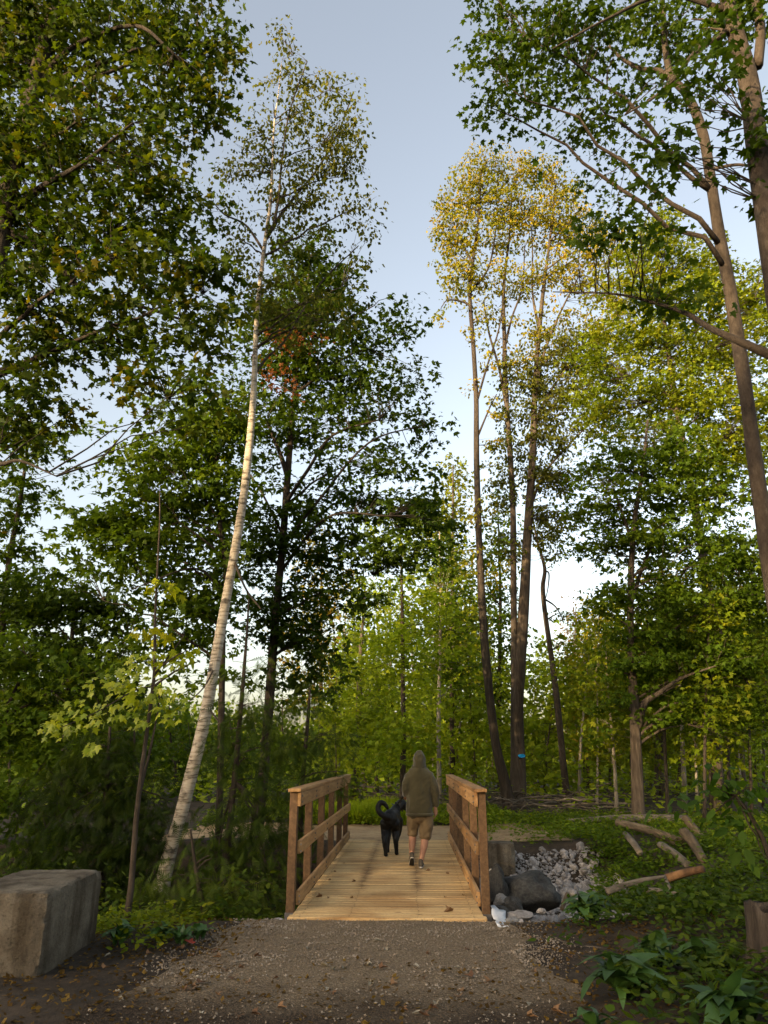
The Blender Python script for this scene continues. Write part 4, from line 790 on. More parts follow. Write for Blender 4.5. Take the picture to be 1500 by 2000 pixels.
wood_tree('straight pale-trunked tree just right of the walker', 858, 27., 1000, 70, 10, GREEN, 'maple_lo', .17, .40, .8, 'bark_pale', 0, dens=6)
wood_tree('dark trunk leaning right behind the far end of the left railing', 690, 26., 1150, 80, 17, BRIGHT, 'maple_lo', .17, .25, .9, 'bark', 22, dens=6)
wood_tree('yellow-green tree whose top shows between the dark maple and the golden tree', 885, 33., 880, 60, 11, GOLD[:2] + YGREEN[1:2], 'rhomb', .22, .35, 1.1, 'bark', 0, dens=7)
wood_tree('thin dark stem between the leaning dark trunk and the dog', 737, 30., 1280, 50, 8, GREEN, 'maple_lo', .17, .2, .8, 'bark_dark', 0, dens=4)
wood_tree('airy reddish-green tree above the left railing', 625, 34., 1050, 80, 11, [(.07, .09, .02), (.13, .12, .025), (.19, .11, .04)], 'rhomb', .22, .35, .6, 'bark', 4, dens=7)
wood_tree('tall thin tree with airy crown seen behind the blue-marked trunk', 978, 36., 960, 60, 11, GREEN, 'rhomb', .22, .3, .8, 'bark_smooth', -6, dens=7)
wood_tree('dead broken pale trunk in the right-hand woods', 1338, 25., 1090, 20, 10, BIRCHG, 'rhomb', .15, .7, .3, 'bark_pale', -16, dens=3)
wood_tree('golden sunlit tree behind the fork of the right maple', 1290, 34., 1120, 90, 12, GOLD, 'rhomb', .23, .35, 1.5, 'bark', 0, dens=5)
wood_tree('golden leafed tree at the right edge of the open sky gap', 1170, 38., 1180, 60, 10, GOLD, 'rhomb', .23, .25, 1.4, 'bark', 0, dens=5)
wood_tree('pinkish thin-leaved tree low in the sky gap', 1125, 44., 1165, 45, 8, [(.14, .10, .06), (.2, .12, .07), (.12, .13, .05)], 'rhomb', .18, .3, .5, 'bark_pale', 0, dens=5)
wood_tree('orange-tinged tree far back at the right edge', 1450, 36., 1150, 90, 12, GOLD, 'rhomb', .23, .35, 1.2, 'bark', 0, dens=5)
R2 = random.Random(9)
ORD = 'first second third fourth fifth sixth seventh eighth ninth tenth eleventh twelfth thirteenth fourteenth fifteenth sixteenth seventeenth eighteenth nineteenth twentieth twenty-first'.split()
spec = [('tall thin pale trunk in the far woods beyond the bridge deck', 'thin trunks behind the walker', [(878, 45, 1130), (905, 40, 1180), (922, 48, 1150), (893, 55, 1200), (842, 50, 1140), (820, 44, 1170), (765, 46, 1120), (712, 42, 1160), (660, 48, 1130), (950, 50, 1160)], GREEN, 'bark_pale', 8, 48, .5),
        ('slender light-barked tree in the crowded right-hand woods', 'slender trees of the right-hand woods', [(1130, 40, 1290), (1165, 33, 1260), (1190, 46, 1250), (1205, 30, 1300), (1280, 42, 1230), (1305, 29, 1230), (1322, 48, 1250), (1362, 30, 1180), (1375, 27, 1200), (1402, 40, 1180), (1425, 34, 1160), (1447, 45, 1200), (1468, 30, 1120), (1490, 37, 1150), (1515, 28, 1080), (1150, 55, 1280), (1230, 52, 1260), (1270, 60, 1260), (1350, 58, 1230), (1390, 62, 1240), (1440, 60, 1230)], YGREEN, 'bark_pale', 9, 55, .8),
        ('slim green tree in the left-hand woods behind the cedars', 'slim trees of the left-hand woods', [(20, 24, 1210), (75, 28, 1250), (140, 26, 1290), (215, 32, 1330), (265, 28, 1340), (345, 34, 1370), (390, 30, 1400), (470, 36, 1390), (545, 32, 1350), (500, 45, 1380), (300, 44, 1350), (180, 42, 1300), (-40, 26, 1150)], GREEN, 'bark_smooth', 8, 65, 1.0),
        ('bright leafy sapling on the woodland floor beyond the bridge', 'leafy saplings beyond the bridge', [(655, 24, 1330), (715, 33, 1350), (760, 36, 1340), (820, 31, 1340), (935, 29, 1300), (1060, 30, 1330), (965, 38, 1290), (680, 40, 1310), (1040, 42, 1300), (840, 42, 1270), (1140, 42, 1330), (1195, 45, 1310), (1290, 40, 1330), (1345, 46, 1310), (1410, 42, 1300), (1475, 44, 1280), (1000, 32, 1340), (900, 34, 1330)], BRIGHT, 'bark_smooth', 6, 60, 1.0)]
for lbl, grp_, lst, pal, bark, wpx, w, cov in spec:
    for kk, (px, D, top) in enumerate(sorted(lst)):
        D = D * (.72 if 'right-hand' in lbl else .85 if 'thin' in lbl else 1)
        wood_tree(ORD[kk] + ' from the left: ' + lbl, px, float(D), top - (70 if 'right-hand' in lbl else 45 if 'sapling' in lbl else 0), w * R2.uniform(.7, 1.2), wpx * R2.uniform(.45, 1.2), pal, 'maple_lo' if D < 27 else 'rhomb', .16 if D < 27 else .25, R2.uniform(.12, .3) if 'sapling' in lbl or 'left' in lbl else R2.uniform(.22, .55), cov, (R2.choice(['bark_pale', 'bark_smooth', 'bark', 'bark_smooth']) if 'right-hand' in lbl else bark), R2.uniform(-26, 26), group=grp_, dens=4)
# far wood: one unbroken mass of leaves behind the last trunks, and an unseen wood behind the camera, placed and sized to shade the path
def mass(name, label, cells, n, size, pal, kind='rhomb'):
    """leaf sprays through boxes (x0,x1,y0,y1,height,share)"""
    P = []
    for x0, x1, y0, y1, hgt, sh in cells:
        m = int(n * sh); x = rng.uniform(x0, x1, m); y = rng.uniform(y0, y1, m)
        hh = hgt * (.62 + (.9 * vnoise(x * .16, y * .16, 8) + .5 * vnoise(x * .5, y * .4, 9)) * (1 if y0 > 0 else .5)); z = tz(x, y) + np.abs(hh) * rng.random(m) ** .8; P.append(np.stack([x, y, z], -1))
    P = np.vstack(P); N = len(P); tip = rng.normal(0, .7, (N, 3)); tip[:, 2] -= .3; nor = np.array([0, 0, 1.]) + rng.normal(0, .7, (N, 3))
    u = np.clip(.5 + vnoise(P[:, 0] * .3, P[:, 2] * .5 + P[:, 1] * .3, 5) * 1.1 + rng.normal(0, .15, N), 0, 1)
    V, T, C = leaves(kind, P, tip, nor, size * rng.uniform(.6, 1.3, N), palette(pal, u, rng.uniform(.7, 1.25, N)))
    return tag(link(name, mesh_tris(name, V, T, C), 'leaf'), label, None, None, 'stuff')
mass('forest', 'distant green wood closing the view beyond the trunks', [(-60, 0, 58, 80, 7.5, .42), (0, 14, 62, 85, 5.5, .12), (14, 75, 55, 80, 12.5, .46)], 52000, .55, [(.065, .115, .018), (.11, .165, .024), (.17, .19, .032)])
mass('forest', 'unseen wood behind the viewer, placed and sized to shade the path', [(-100, 6, -78, -56, 37, .68), (-95, -60, -56, 4, 31, .32)], 32000, 1.3, GREEN)

# ------------------------------------------------------------------ undergrowth
def cover(name, label, pts, kind, size, pal, per=7, hgt=.25, spread=.14, hang=.1):
    """low plants: clumps of leaves on the ground at pts (N,2)"""
    n = len(pts); h = hgt * rng.uniform(.35, 1.15, n); x = np.repeat(pts[:, 0], per); y = np.repeat(pts[:, 1], per)
    a = rng.random(n * per) * 6.283; r = spread * np.sqrt(rng.random(n * per)); x = x + r * np.cos(a); y = y + r * np.sin(a)
    z = tz(x, y) + np.repeat(h, per) * (.3 + .8 * rng.random(n * per)) * (1 - .35 * (r / spread) ** 2) + .01
    P = np.stack([x, y, z], -1); N = len(P); tip = np.stack([np.cos(a), np.sin(a), np.full(N, .25 - hang)], -1) + rng.normal(0, .35, (N, 3))
    nor = np.array([0, 0, 1.]) + rng.normal(0, .35, (N, 3)); u = np.repeat(rng.beta(2, 2, n), per) * .8 + .2 * rng.random(N)
    V, T, C = leaves(kind, P, tip, nor, size * rng.uniform(.6, 1.3, N), palette(pal, u, rng.uniform(.7, 1.25, N)))
    return tag(link(name, mesh_tris(name, V, T, C), 'leaf'), label, None, None, 'stuff')
def field(x0, x1, y0, y1, n, keep): 
    x = rng.uniform(x0, x1, n); y = rng.uniform(y0, y1, n); m = keep(x, y) & (rng.random(n) < np.clip(.62 + 1.5 * vnoise(x * 1.1, y * 1.1, 40), 0, 1)); return np.stack([x[m], y[m]], -1)
redge = lambda y: 1.42 - .06 * (8.5 - y)
cover('undergrowth', 'low green herbs covering the right bank', field(.8, 8, 4.4, 12.5, 9000, lambda x, y: (x > redge(y) + .15 + .8 * vnoise(y * 2, 0 * y, 3)) & ~((y > 8.5) & (x < 2.4 + .25 * (y - 8.5)))), 'ovate', .075, [(.022, .048, .010), (.042, .076, .013), (.078, .105, .017)], 7, .30)
cover('undergrowth', 'ferny green growth over the far bank behind the white stones', field(1.0, 11, 15.0, 22, 5200, lambda x, y: (y > 19.4) | ((x > 1.35) & (vnoise(x * .8, y * .8, 6) > -.22) & ((y > 15.6) | (x > 3.4)))), 'ovate', .085, [(.05, .095, .012), (.085, .14, .016), (.15, .18, .022)], 8, .28)
cover('undergrowth', 'tangled plants between the white stones and the right bank', field(2.6, 9, 11.5, 16, 3600, lambda x, y: x > 2.6 + .22 * (y - 11.5)), 'ovate', .085, GREEN, 7, .38)
cover('undergrowth', 'green weeds at the left edge of the path', field(-4.6, -1.8, 5.2, 8.7, 1300, lambda x, y: (x < BX - 1.75 - .2 * (8.5 - y) * .8) & (~((x < -2.6) & (y < 7.6))) & (y > 7.1)), 'ovate', .07, YGREEN, 7, .22)
cover('undergrowth', 'dark plants on the shaded left bank behind the concrete block', field(-9, -1.6, 8.7, 16, 2600, lambda x, y: x < -1.75), 'ovate', .10, DARK, 8, .5)
cover('undergrowth', 'bright green weeds in the clearing beyond the bridge', field(-5.5, 2.5, 19.3, 26, 4200, lambda x, y: y > 19.4 + .8 * vnoise(x, 0 * x, 2)), 'ovate', .10, [(.07, .12, .012), (.12, .18, .016), (.18, .22, .022)], 8, .34)
cover('undergrowth', 'knee-high shrubs and seedlings through the whole woodland floor', field(-40, 45, 21, 62, 10000, lambda x, y: (y > 24) | (np.abs(x) > 5)), 'rhomb', .22, [(.09, .15, .02), (.145, .21, .026), (.22, .26, .034)], 7, 1.5, .45)
gp = field(-2.6, -.1, 19.6, 22.5, 2600, lambda x, y: (x < .9))
cover('grass', 'fine bright grass tuft beyond the left railing', gp, 'blade', .42, [(.10, .17, .012), (.16, .23, .018), (.22, .26, .03)], 6, .10, .05, -1.6)

cover('undergrowth', 'leafy dark shrubs on the left bank in front of the cedars', field(-5.2, -1.55, 8.9, 11.4, 1500, lambda x, y: (x < -1.6) & (vnoise(x * 1.3, y * 1.3, 90) > -.15)), 'ovate', .085, [(.026, .052, .011), (.05, .085, .014), (.095, .125, .02)], 8, 1.0, .26, .3)
cover('undergrowth', 'green leafy bushes at the left edge behind the concrete block', field(-8.5, -4.2, 9.2, 13.5, 1500, lambda x, y: vnoise(x * .9, y * .9, 91) > -.2), 'ovate', .10, [(.035, .07, .012), (.07, .115, .016), (.12, .15, .02)], 8, 1.5, .3, .3)
# broad-leaved plants with every leaf its own piece
def strap_mesh(name, L, w, arch, seed):
    R = random.Random(seed); n = 9; V = []; F = []
    for i in range(n + 1):
        t = i / n; hw = w * (.12 + .95 * math.sin(math.pi * min(1, .06 + t ** .8 * .94)) ** .8) * (1 if t < .98 else .1); y = L * (t - .12 * t * t * arch); z = L * (arch * (.95 * t - 1.15 * t * t) + .02 * math.sin(9 * t + seed))
        for s in (-1, 0, 1): V.append((s * hw + .01 * math.sin(seed + 5 * t), y, z + (.28 * hw if s else 0) + .012 * L * math.sin(11 * t + s * 2 + seed)))
    for i in range(n):
        for j in range(2): F.append((i * 3 + j, i * 3 + j + 1, i * 3 + j + 4, i * 3 + j + 3))
    me = mesh_poly(name, V, F, True); me.materials.append(MATS['leaf_broad']); return me
STRAP = [strap_mesh('leaf', 1.0, .15 + .03 * (i % 3), .55 + .22 * i, i) for i in range(5)]
def broad_plant(px, py, label, n, L, seed, up=.55, z=None):
    R = random.Random(seed); g = gz(px, py, 0)
    for _ in range(5): g = gz(px, py, float(tz(g[0], g[1])))
    root = empty('broadleaf_plant', (g[0], g[1], float(tz(g[0], g[1])))); tag(root, label, 'plant', 'broad-leaved plants on the bank')
    for k in range(n):
        a = k * 2.4 + R.uniform(-.3, .3); s = L * R.uniform(.65, 1.1); el = R.uniform(.25, 1.0) * up * (1 if k > n * .4 else 1.7)
        link('leaf', R.choice(STRAP), None, root, (.03 * math.cos(a), .03 * math.sin(a), .01 + .05 * R.random()), (min(1.35, el), R.uniform(-.35, .35), a), (s, s, s))
broad_plant(1150, 1800, 'rounded clump of long broad leaves beside the boulders', 46, .33, 1, .85)
broad_plant(1225, 1955, 'large broad-leaved plant at the front of the right bank', 38, .38, 2, .8)
broad_plant(1290, 1900, 'upright broad leaves just behind the large front plant', 24, .33, 3, 1.0)
broad_plant(1440, 2010, 'broad-leaved plant in the bottom right corner', 32, .36, 4, .8)
broad_plant(1390, 1900, 'small broad-leaved plant in front of the stump', 14, .34, 5, .7)
broad_plant(1160, 2030, 'tiny broad-leaved seedling at the edge of the gravel', 9, .20, 6, .6)
broad_plant(352, 1852, 'light green rosette of leaves at the left path edge', 14, .22, 7, 1.0)
broad_plant(310, 1842, 'leafy weed just left of the light green rosette', 14, .20, 8, .8)
broad_plant(228, 1850, 'ferny green weed at the foot of the sapling', 16, .24, 9, .9)
broad_plant(390, 1838, 'small spreading weed right of the light green rosette', 10, .17, 10, .8)
tree('elder_shrub', 'dark broad-leaved shrub leaning in from the right edge', 'shrub', D=8.6, bark='bark_dark', kind='ovate', size=.16, pal=[(.02, .05, .012), (.035, .075, .016), (.06, .10, .02)], tier=0, spray=.3, per=9, hang=.6, nlimb=6, sides=6,
     trunks=[[(1520, 1740, 14), (1490, 1640, 10), (1450, 1570, 7), (1410, 1530, 4)]], blobs=[(1400, 1540, 60, 34, .9), (1350, 1560, 50, 26, .8), (1460, 1520, 60, 40, 1.0), (1470, 1590, 60, 30, .9), (1380, 1600, 50, 20, .6), (1490, 1660, 40, 30, .8)])

# ------------------------------------------------------------------ logs, stump, sticks
def log(name, label, p0, p1, w0, w1, mat='wood_log', cat='log', group=None, bend=.02, seed=0, sides=10, rough=.16):
    """log between two surveyed ground points (px,py,D)"""
    a, b = at(*p0), at(*p1); r0, r1 = w0 * .5 * mpp(a), w1 * .5 * mpp(b); n = 10
    n = 22; P = smoothline([a, (a + b) / 2 + np.array([0, 0, bend * np.linalg.norm(b - a)]), b], n); c = P.mean(0)
    d = Vector(b - a); q = d.to_track_quat('Z', 'Y'); qi = q.inverted(); L = np.array([qi @ Vector(v - c) for v in P])
    o = link(name, tube_mesh(name, L, np.linspace(r0, r1, n), sides, rough, seed), mat, None, tuple(c)); o.rotation_mode = 'QUATERNION'; o.rotation_quaternion = q
    return tag(o, label, cat, group)
log('log', 'long dark log lying level across the far bank', (1105, 1606, 19.5), (1345, 1600, 19.2), 13, 15, 'wood_dead', seed=1)
log('log', 'tan barkless log slanting down toward the white stones', (1207, 1607, 17.2), (1335, 1648, 15.0), 14, 20, 'wood_log', seed=2)
log('log', 'sawn log standing steeply behind the others with pale cut end', (1340, 1600, 16.4), (1372, 1640, 15.6), 17, 16, 'wood_log', seed=3)
log('log', 'sawn log in front of the steep one, pale end toward the left', (1337, 1626, 15.0), (1375, 1682, 13.6), 20, 17, 'wood_log', seed=4)
log('log', 'grey half-buried log between the stones and the tan log', (1222, 1630, 15.6), (1250, 1665, 14.2), 12, 12, 'wood_dead', seed=5)
log('log', 'grey weathered log end resting on the plants above the white stones', (1290, 1650, 15.0), (1345, 1690, 13.5), 14, 16, 'wood_dead', seed=6)
log('rotten_wood', 'brown rotten piece of wood on the right bank', (1302, 1716, 11.6), (1375, 1697, 11.2), 15, 13, 'wood_rot', 'log', seed=7, sides=12, rough=.22)
log('driftwood', 'mossy root lying over the bank above the broad-leaved clump', (1185, 1742, 10.6), (1300, 1712, 10.9), 12, 5, 'wood_dead', 'log', seed=8, bend=.03, rough=.35)
log('driftwood', 'bare crooked branch below the rotten wood', (1262, 1738, 10.2), (1345, 1752, 10.0), 9, 5, 'wood_dead', 'branch', seed=9, bend=.05)
log('driftwood', 'short forked stick standing out of the bank', (1300, 1716, 10.4), (1338, 1780, 9.5), 6, 5, 'wood_dead', 'branch', seed=10, bend=-.05)
log('driftwood', 'pale split stake leaning beside the broad-leaved clump', (1098, 1776, 9.0), (1108, 1745, 9.2), 8, 6, 'wood_log', 'branch', seed=11)
c_ = gz(1512, 1890, .1); st = empty('tree_stump', (float(c_[0]), float(c_[1]), float(tz(c_[0], c_[1])))); tag(st, 'pale tree stump at the right edge among the plants', 'stump')
zs = np.array([-.12, 0, .08, .2, .38, .55, .66]); rs = np.array([.26, .215, .185, .165, .155, .150, .146])
zs2 = np.linspace(-.12, .50, 26); rs2 = np.interp(zs2, zs, rs); V, F = tube(np.stack([zs2 * .03, zs2 * 0, zs2], -1), rs2, 44, .10, 4)
for k in range(len(V)):
    a = math.atan2(V[k, 1], V[k, 0]); z = V[k, 2]; fl = 1 + .10 * math.sin(5 * a + .6 * math.sin(3 * z)) * math.exp(-z * 2.2) + .05 * mnoise.noise(Vector((a * 5, z * 2.2, 3))) + .035 * mnoise.noise(Vector((math.cos(a) * 14, math.sin(a) * 14, z * 5))); V[k, 0] *= fl; V[k, 1] *= fl
for k in range(44): V[-44 + k, 2] += .09 * mnoise.noise(Vector((math.cos(k * .143) * 3, math.sin(k * .143) * 3, 5))) + .05 * mnoise.noise(Vector((k * .9, 1, 0)))
link('trunk', mesh_poly('trunk', V, F, True), 'bark', st)
for k in range(4):
    a = k * 1.7 + .4; P = smoothline([(.15 * math.cos(a), .15 * math.sin(a), .12), (.30 * math.cos(a), .30 * math.sin(a), .03), (.5 * math.cos(a + .2), .5 * math.sin(a + .2), -.06)], 7); link('root', tube_mesh('root', P, np.linspace(.07, .02, 7), 7, .1, k), 'bark', st)
# brush pile: every stick a thing
R3 = random.Random(4)
def stick_mesh(seed):
    R = random.Random(seed); n = 8; P = np.stack([np.array([.035 * R.uniform(-1, 1) for _ in range(n)]), np.linspace(-.5, .5, n), np.array([.03 * R.uniform(-1, 1) for _ in range(n)])], -1); P = smoothline(P, 14)
    mb = MB(); mb.add(*tube(P, np.linspace(.011, .004, 14), 5))
    for k in range(R.randint(1, 3)):
        i = R.randint(4, 11); e = P[i] + np.array([R.uniform(-.15, .15), R.uniform(.08, .2), R.uniform(-.03, .12)]); mb.add(*tube(bez(P[i], e, .05, 4), np.linspace(.006, .002, 4), 4))
    me = mb.mesh('fallen_branch', True); me.materials.append(MATS['wood_dead']); return me
STICK = [stick_mesh(i) for i in range(6)]
def sticks(n, box, label, group, L, zmax, tilt=.12):
    for k in range(n):
        px, py = R3.uniform(box[0], box[1]), R3.uniform(box[2], box[3]); g = gz(px, py, 0); 
        for _ in range(3): g = gz(px, py, float(tz(g[0], g[1])))
        s = R3.uniform(*L); az = R3.gauss(1.57, .5); ti = R3.gauss(0, tilt)
        o = link('fallen_branch', R3.choice(STICK), None, None, (g[0], g[1], float(tz(g[0], g[1])) + .02 + R3.random() * zmax + abs(ti) * s * .4), (ti, R3.uniform(0, 6), az), (s * .9, s, s * .9)); tag(o, label, 'branch', group)
sticks(46, (960, 1215, 1562, 1602), 'bare fallen branch in the brush pile beyond the right railing', 'brush pile beyond the right railing', (1.2, 3.4), .38)
sticks(14, (870, 975, 1548, 1590), 'bare fallen stick lying behind the walker', 'sticks behind the walker', (1.5, 3.6), .25)
sticks(10, (590, 790, 1545, 1590), 'bare fallen pole lying in the clearing behind the dog', 'poles in the clearing', (2.0, 4.5), .3, .18)
sticks(9, (1130, 1350, 1545, 1600), 'pale fallen branch sticking up from the ferns right of the brush pile', 'branches in the ferns', (1.2, 2.4), .4, .5)
for px, py, L, az, lb in [(365, 1880, .55, 1.45, 'long thin stick across the left edge of the gravel'), (278, 1900, .25, .6, 'short pale stick near the concrete block'), (345, 1930, .5, 1.9, 'dark crooked twig on the mud in front of the concrete block'), (333, 1893, .2, .1, 'small bent twig beside the long thin stick'),
                          (890, 1910, .3, 1.3, 'small twig lying on the gravel right of centre'), (1125, 1850, .5, .9, 'dry stalks below the broad-leaved clump')]:
    g = gz(px, py, -.02); o = link('twig', STICK[int(L * 100) % 6], None, None, (g[0], g[1], float(tz(g[0], g[1])) + .022), (0, 0, az), (L * .8, L, L * .8)); tag(o, lb, 'twig')

# ------------------------------------------------------------------ gravel, litter
def pebbles(name, label, pts, lo, hi, mat):
    O = np.array([(1, 0, 0), (-1, 0, 0), (0, 1, 0), (0, -1, 0), (0, 0, 1), (0, 0, -1.)]); TT = np.array([(0, 2, 4), (2, 1, 4), (1, 3, 4), (3, 0, 4), (2, 0, 5), (1, 2, 5), (3, 1, 5), (0, 3, 5)])
    n = len(pts); s = lo + (hi - lo) * rng.random(n) ** 2.5; a = rng.random(n) * 6.28; sc = s[:, None] * rng.uniform(.55, 1.2, (n, 3)); sc[:, 2] *= .7
    v = O[None] * sc[:, None] * rng.uniform(.75, 1.25, (n, 6, 1)); x = v[..., 0] * np.cos(a)[:, None] - v[..., 1] * np.sin(a)[:, None]; y = v[..., 0] * np.sin(a)[:, None] + v[..., 1] * np.cos(a)[:, None]
    z = v[..., 2] + v[..., 0] * rng.normal(0, .3, (n, 1)); c = np.stack([pts[:, 0], pts[:, 1], tz(pts[:, 0], pts[:, 1]) + .014 + s * .15], -1)
    V = (np.stack([x, y, z], -1) + c[:, None]).reshape(-1, 3); T = (TT[None] + (np.arange(n) * 6)[:, None, None]).reshape(-1, 3)
    return tag(link(name, mesh_tris(name, V, T), mat), label, None, None, 'stuff')
n = 34000; y = 4.2 + (Y0 - 4.22) * rng.random(n) ** .85; x = BX + rng.uniform(-2.1, 1.9, n)
edge = np.abs(x - BX + .08) / 1.5; g = (y + 1.5 * (vnoise(x * 1.6, y * 1.6, 77) + .5) > 7.2)
m = rng.random(n) < np.where(g, .55 + .45 * (edge > .7), .16) * np.clip(.75 + vnoise(x * 3, y * 3, 70) * 1.6, .1, 1) * np.clip((1.22 + .3 * vnoise(y * 3, x, 12) - edge) * 4, 0, 1)
pebbles('gravel', 'loose grey and tan gravel over the path', np.stack([x[m], y[m]], -1), .004, .015, 'pebble')
n = 5200; x = rng.uniform(1.0, 3.5, n); y = rng.uniform(10.6, 15.4, n); m = (x - 1.0) > (12.6 - y) * .5
pebbles('gravel', 'small white stones filling the gaps of the riprap', np.stack([x[m], y[m]], -1), .02, .06, 'stone_pale')
n = 5200; x = rng.uniform(-5.5, 4.5, n); y = rng.uniform(4.0, 10.5, n); m = (np.abs(x - BX) > 1.25 + .4 * vnoise(y * 2, x * 2, 60)) | ((y < 6.9) & (rng.random(n) < .35)); m &= ~((y > 8.45) & (np.abs(x - BX) < 1.5))
cover('leaf_litter', 'brown leaf litter and crumbs of bark on the bare soil', np.stack([x[m], y[m]], -1), 'rhomb', .042, [(.035, .022, .012), (.085, .05, .026), (.20, .135, .07)], 3, .012, .12)
def scatter_flat(name, n, mat, label, group, cat, regions, shape, smin, smax, onz=None):
    V0, T0 = LEAF[shape]; V0 = V0.copy(); V0[:, 2] = np.abs(V0[:, 0]) * .5 + .12 * np.sin(V0[:, 1] * 5); me = mesh_tris(name, V0, T0); me.materials.append(MATS[mat])
    for k in range(n):
        x0, x1, y0, y1 = R3.choice(regions); px, py = R3.uniform(x0, x1), R3.uniform(y0, y1); g = gz(px, py, 0.0 if onz is not None else -.02); s = R3.uniform(smin, smax)
        z = onz if onz is not None else float(tz(g[0], g[1])) + .016
        tag(link(name, me, None, None, (g[0], g[1], z), (R3.uniform(-.25, .25), R3.uniform(-.25, .25), R3.uniform(0, 6.28)), (s, s, s)), label, cat, group)
for px, py, s, lb in [(629, 1752, .09, 'curled brown leaf on the deck near the left kick board'), (643, 1754, .045, 'small brown leaf right of the curled leaf on the deck'), (884, 1780, .12, 'large curled dead leaf near the front right of the deck'), (872, 1707, .06, 'dark leaf on the deck right of the walker, farther right'), (839, 1701, .07, 'dark leaf on the deck just right of the walker\'s shoe'),
                      (646, 1719, .05, 'brown leaf crumb by the left kick board, nearer one'), (652, 1703, .045, 'brown leaf crumb by the left kick board, farther one'), (918, 1738, .06, 'reddish leaf against the right kick board'), (905, 1750, .06, 'thin brown leaf in front of the right kick board'), (869, 1754, .045, 'brown speck of leaf at the front right of the deck'), (690, 1754, .045, 'brown speck of leaf at the front left of the deck'), (694, 1722, .06, 'scrap of bark on the deck left of centre'), (875, 1686, .04, 'tiny leaf by the far right kick board'), (671, 1686, .045, 'tiny leaf by the far left kick board')]:
    V0, T0 = LEAF['maple']; V0 = V0.copy(); V0[:, 2] = np.abs(V0[:, 0]) * .7 + .1 * np.sin(V0[:, 1] * 5); me = mesh_tris('dead_leaf', V0, T0); me.materials.append(MATS['leaf_dead']); g = gz(px, py, 0)
    tag(link('dead_leaf', me, None, None, (g[0], g[1], .006), (0, 0, R3.uniform(0, 6.28)), (s, s, s)), lb, 'leaf', 'dead leaves on the deck')
g = gz(376, 1853, -.02); V0, T0 = LEAF['maple']; me = mesh_tris('red_leaf', V0 * np.array([1, 1, -1.]), T0); me.materials.append(MATS['leaf_red']); tag(link('red_leaf', me, None, None, (g[0], g[1], float(tz(g[0], g[1])) + .05), (.2, .1, 1.2), (.14, .14, .14)), 'fallen red maple leaf at the left edge of the gravel', 'leaf')
scatter_flat('dead_leaf', 44, 'leaf_dead', 'brown dead leaf lying on the mud and gravel', 'dead leaves on the path', 'leaf', [(200, 500, 1850, 1990), (500, 1100, 1850, 1990), (950, 1150, 1800, 1900)], 'maple_lo', .04, .085)
scatter_flat('leaf_scrap', 34, 'leaf_fallen', 'pale leaf scrap lying on the mud and gravel', 'pale scraps on the path', 'leaf', [(180, 480, 1860, 1990), (480, 1100, 1880, 1990), (560, 940, 1810, 1900)], 'ovate', .035, .08)
c0, c1 = gz(966, 1785, -.02), gz(982, 1812, -.03); mb = MB(); V = []; 
for i in range(7):
    for j in range(4):
        p = c0 + (c1 - c0) * i / 6; V.append((p[0] - .05 + .05 * j + .012 * math.sin(i * 2.1), p[1], max(float(tz(p[0], p[1])) + .02, -.05 + .11 * (1 - i / 6)) - .012 * j + .02 * math.sin(i * 1.7 + j * 2)))
mb.add(V, [(i * 4 + j, i * 4 + j + 1, (i + 1) * 4 + j + 1, (i + 1) * 4 + j) for i in range(6) for j in range(3)]); fo = link('fabric_scrap', mb.mesh('fabric_scrap', True), 'fabric_white'); tag(fo, 'scrap of white ground fabric at the foot of the right railing', 'fabric')
md = fo.modifiers.new('thick', 'SOLIDIFY'); md.thickness = .004

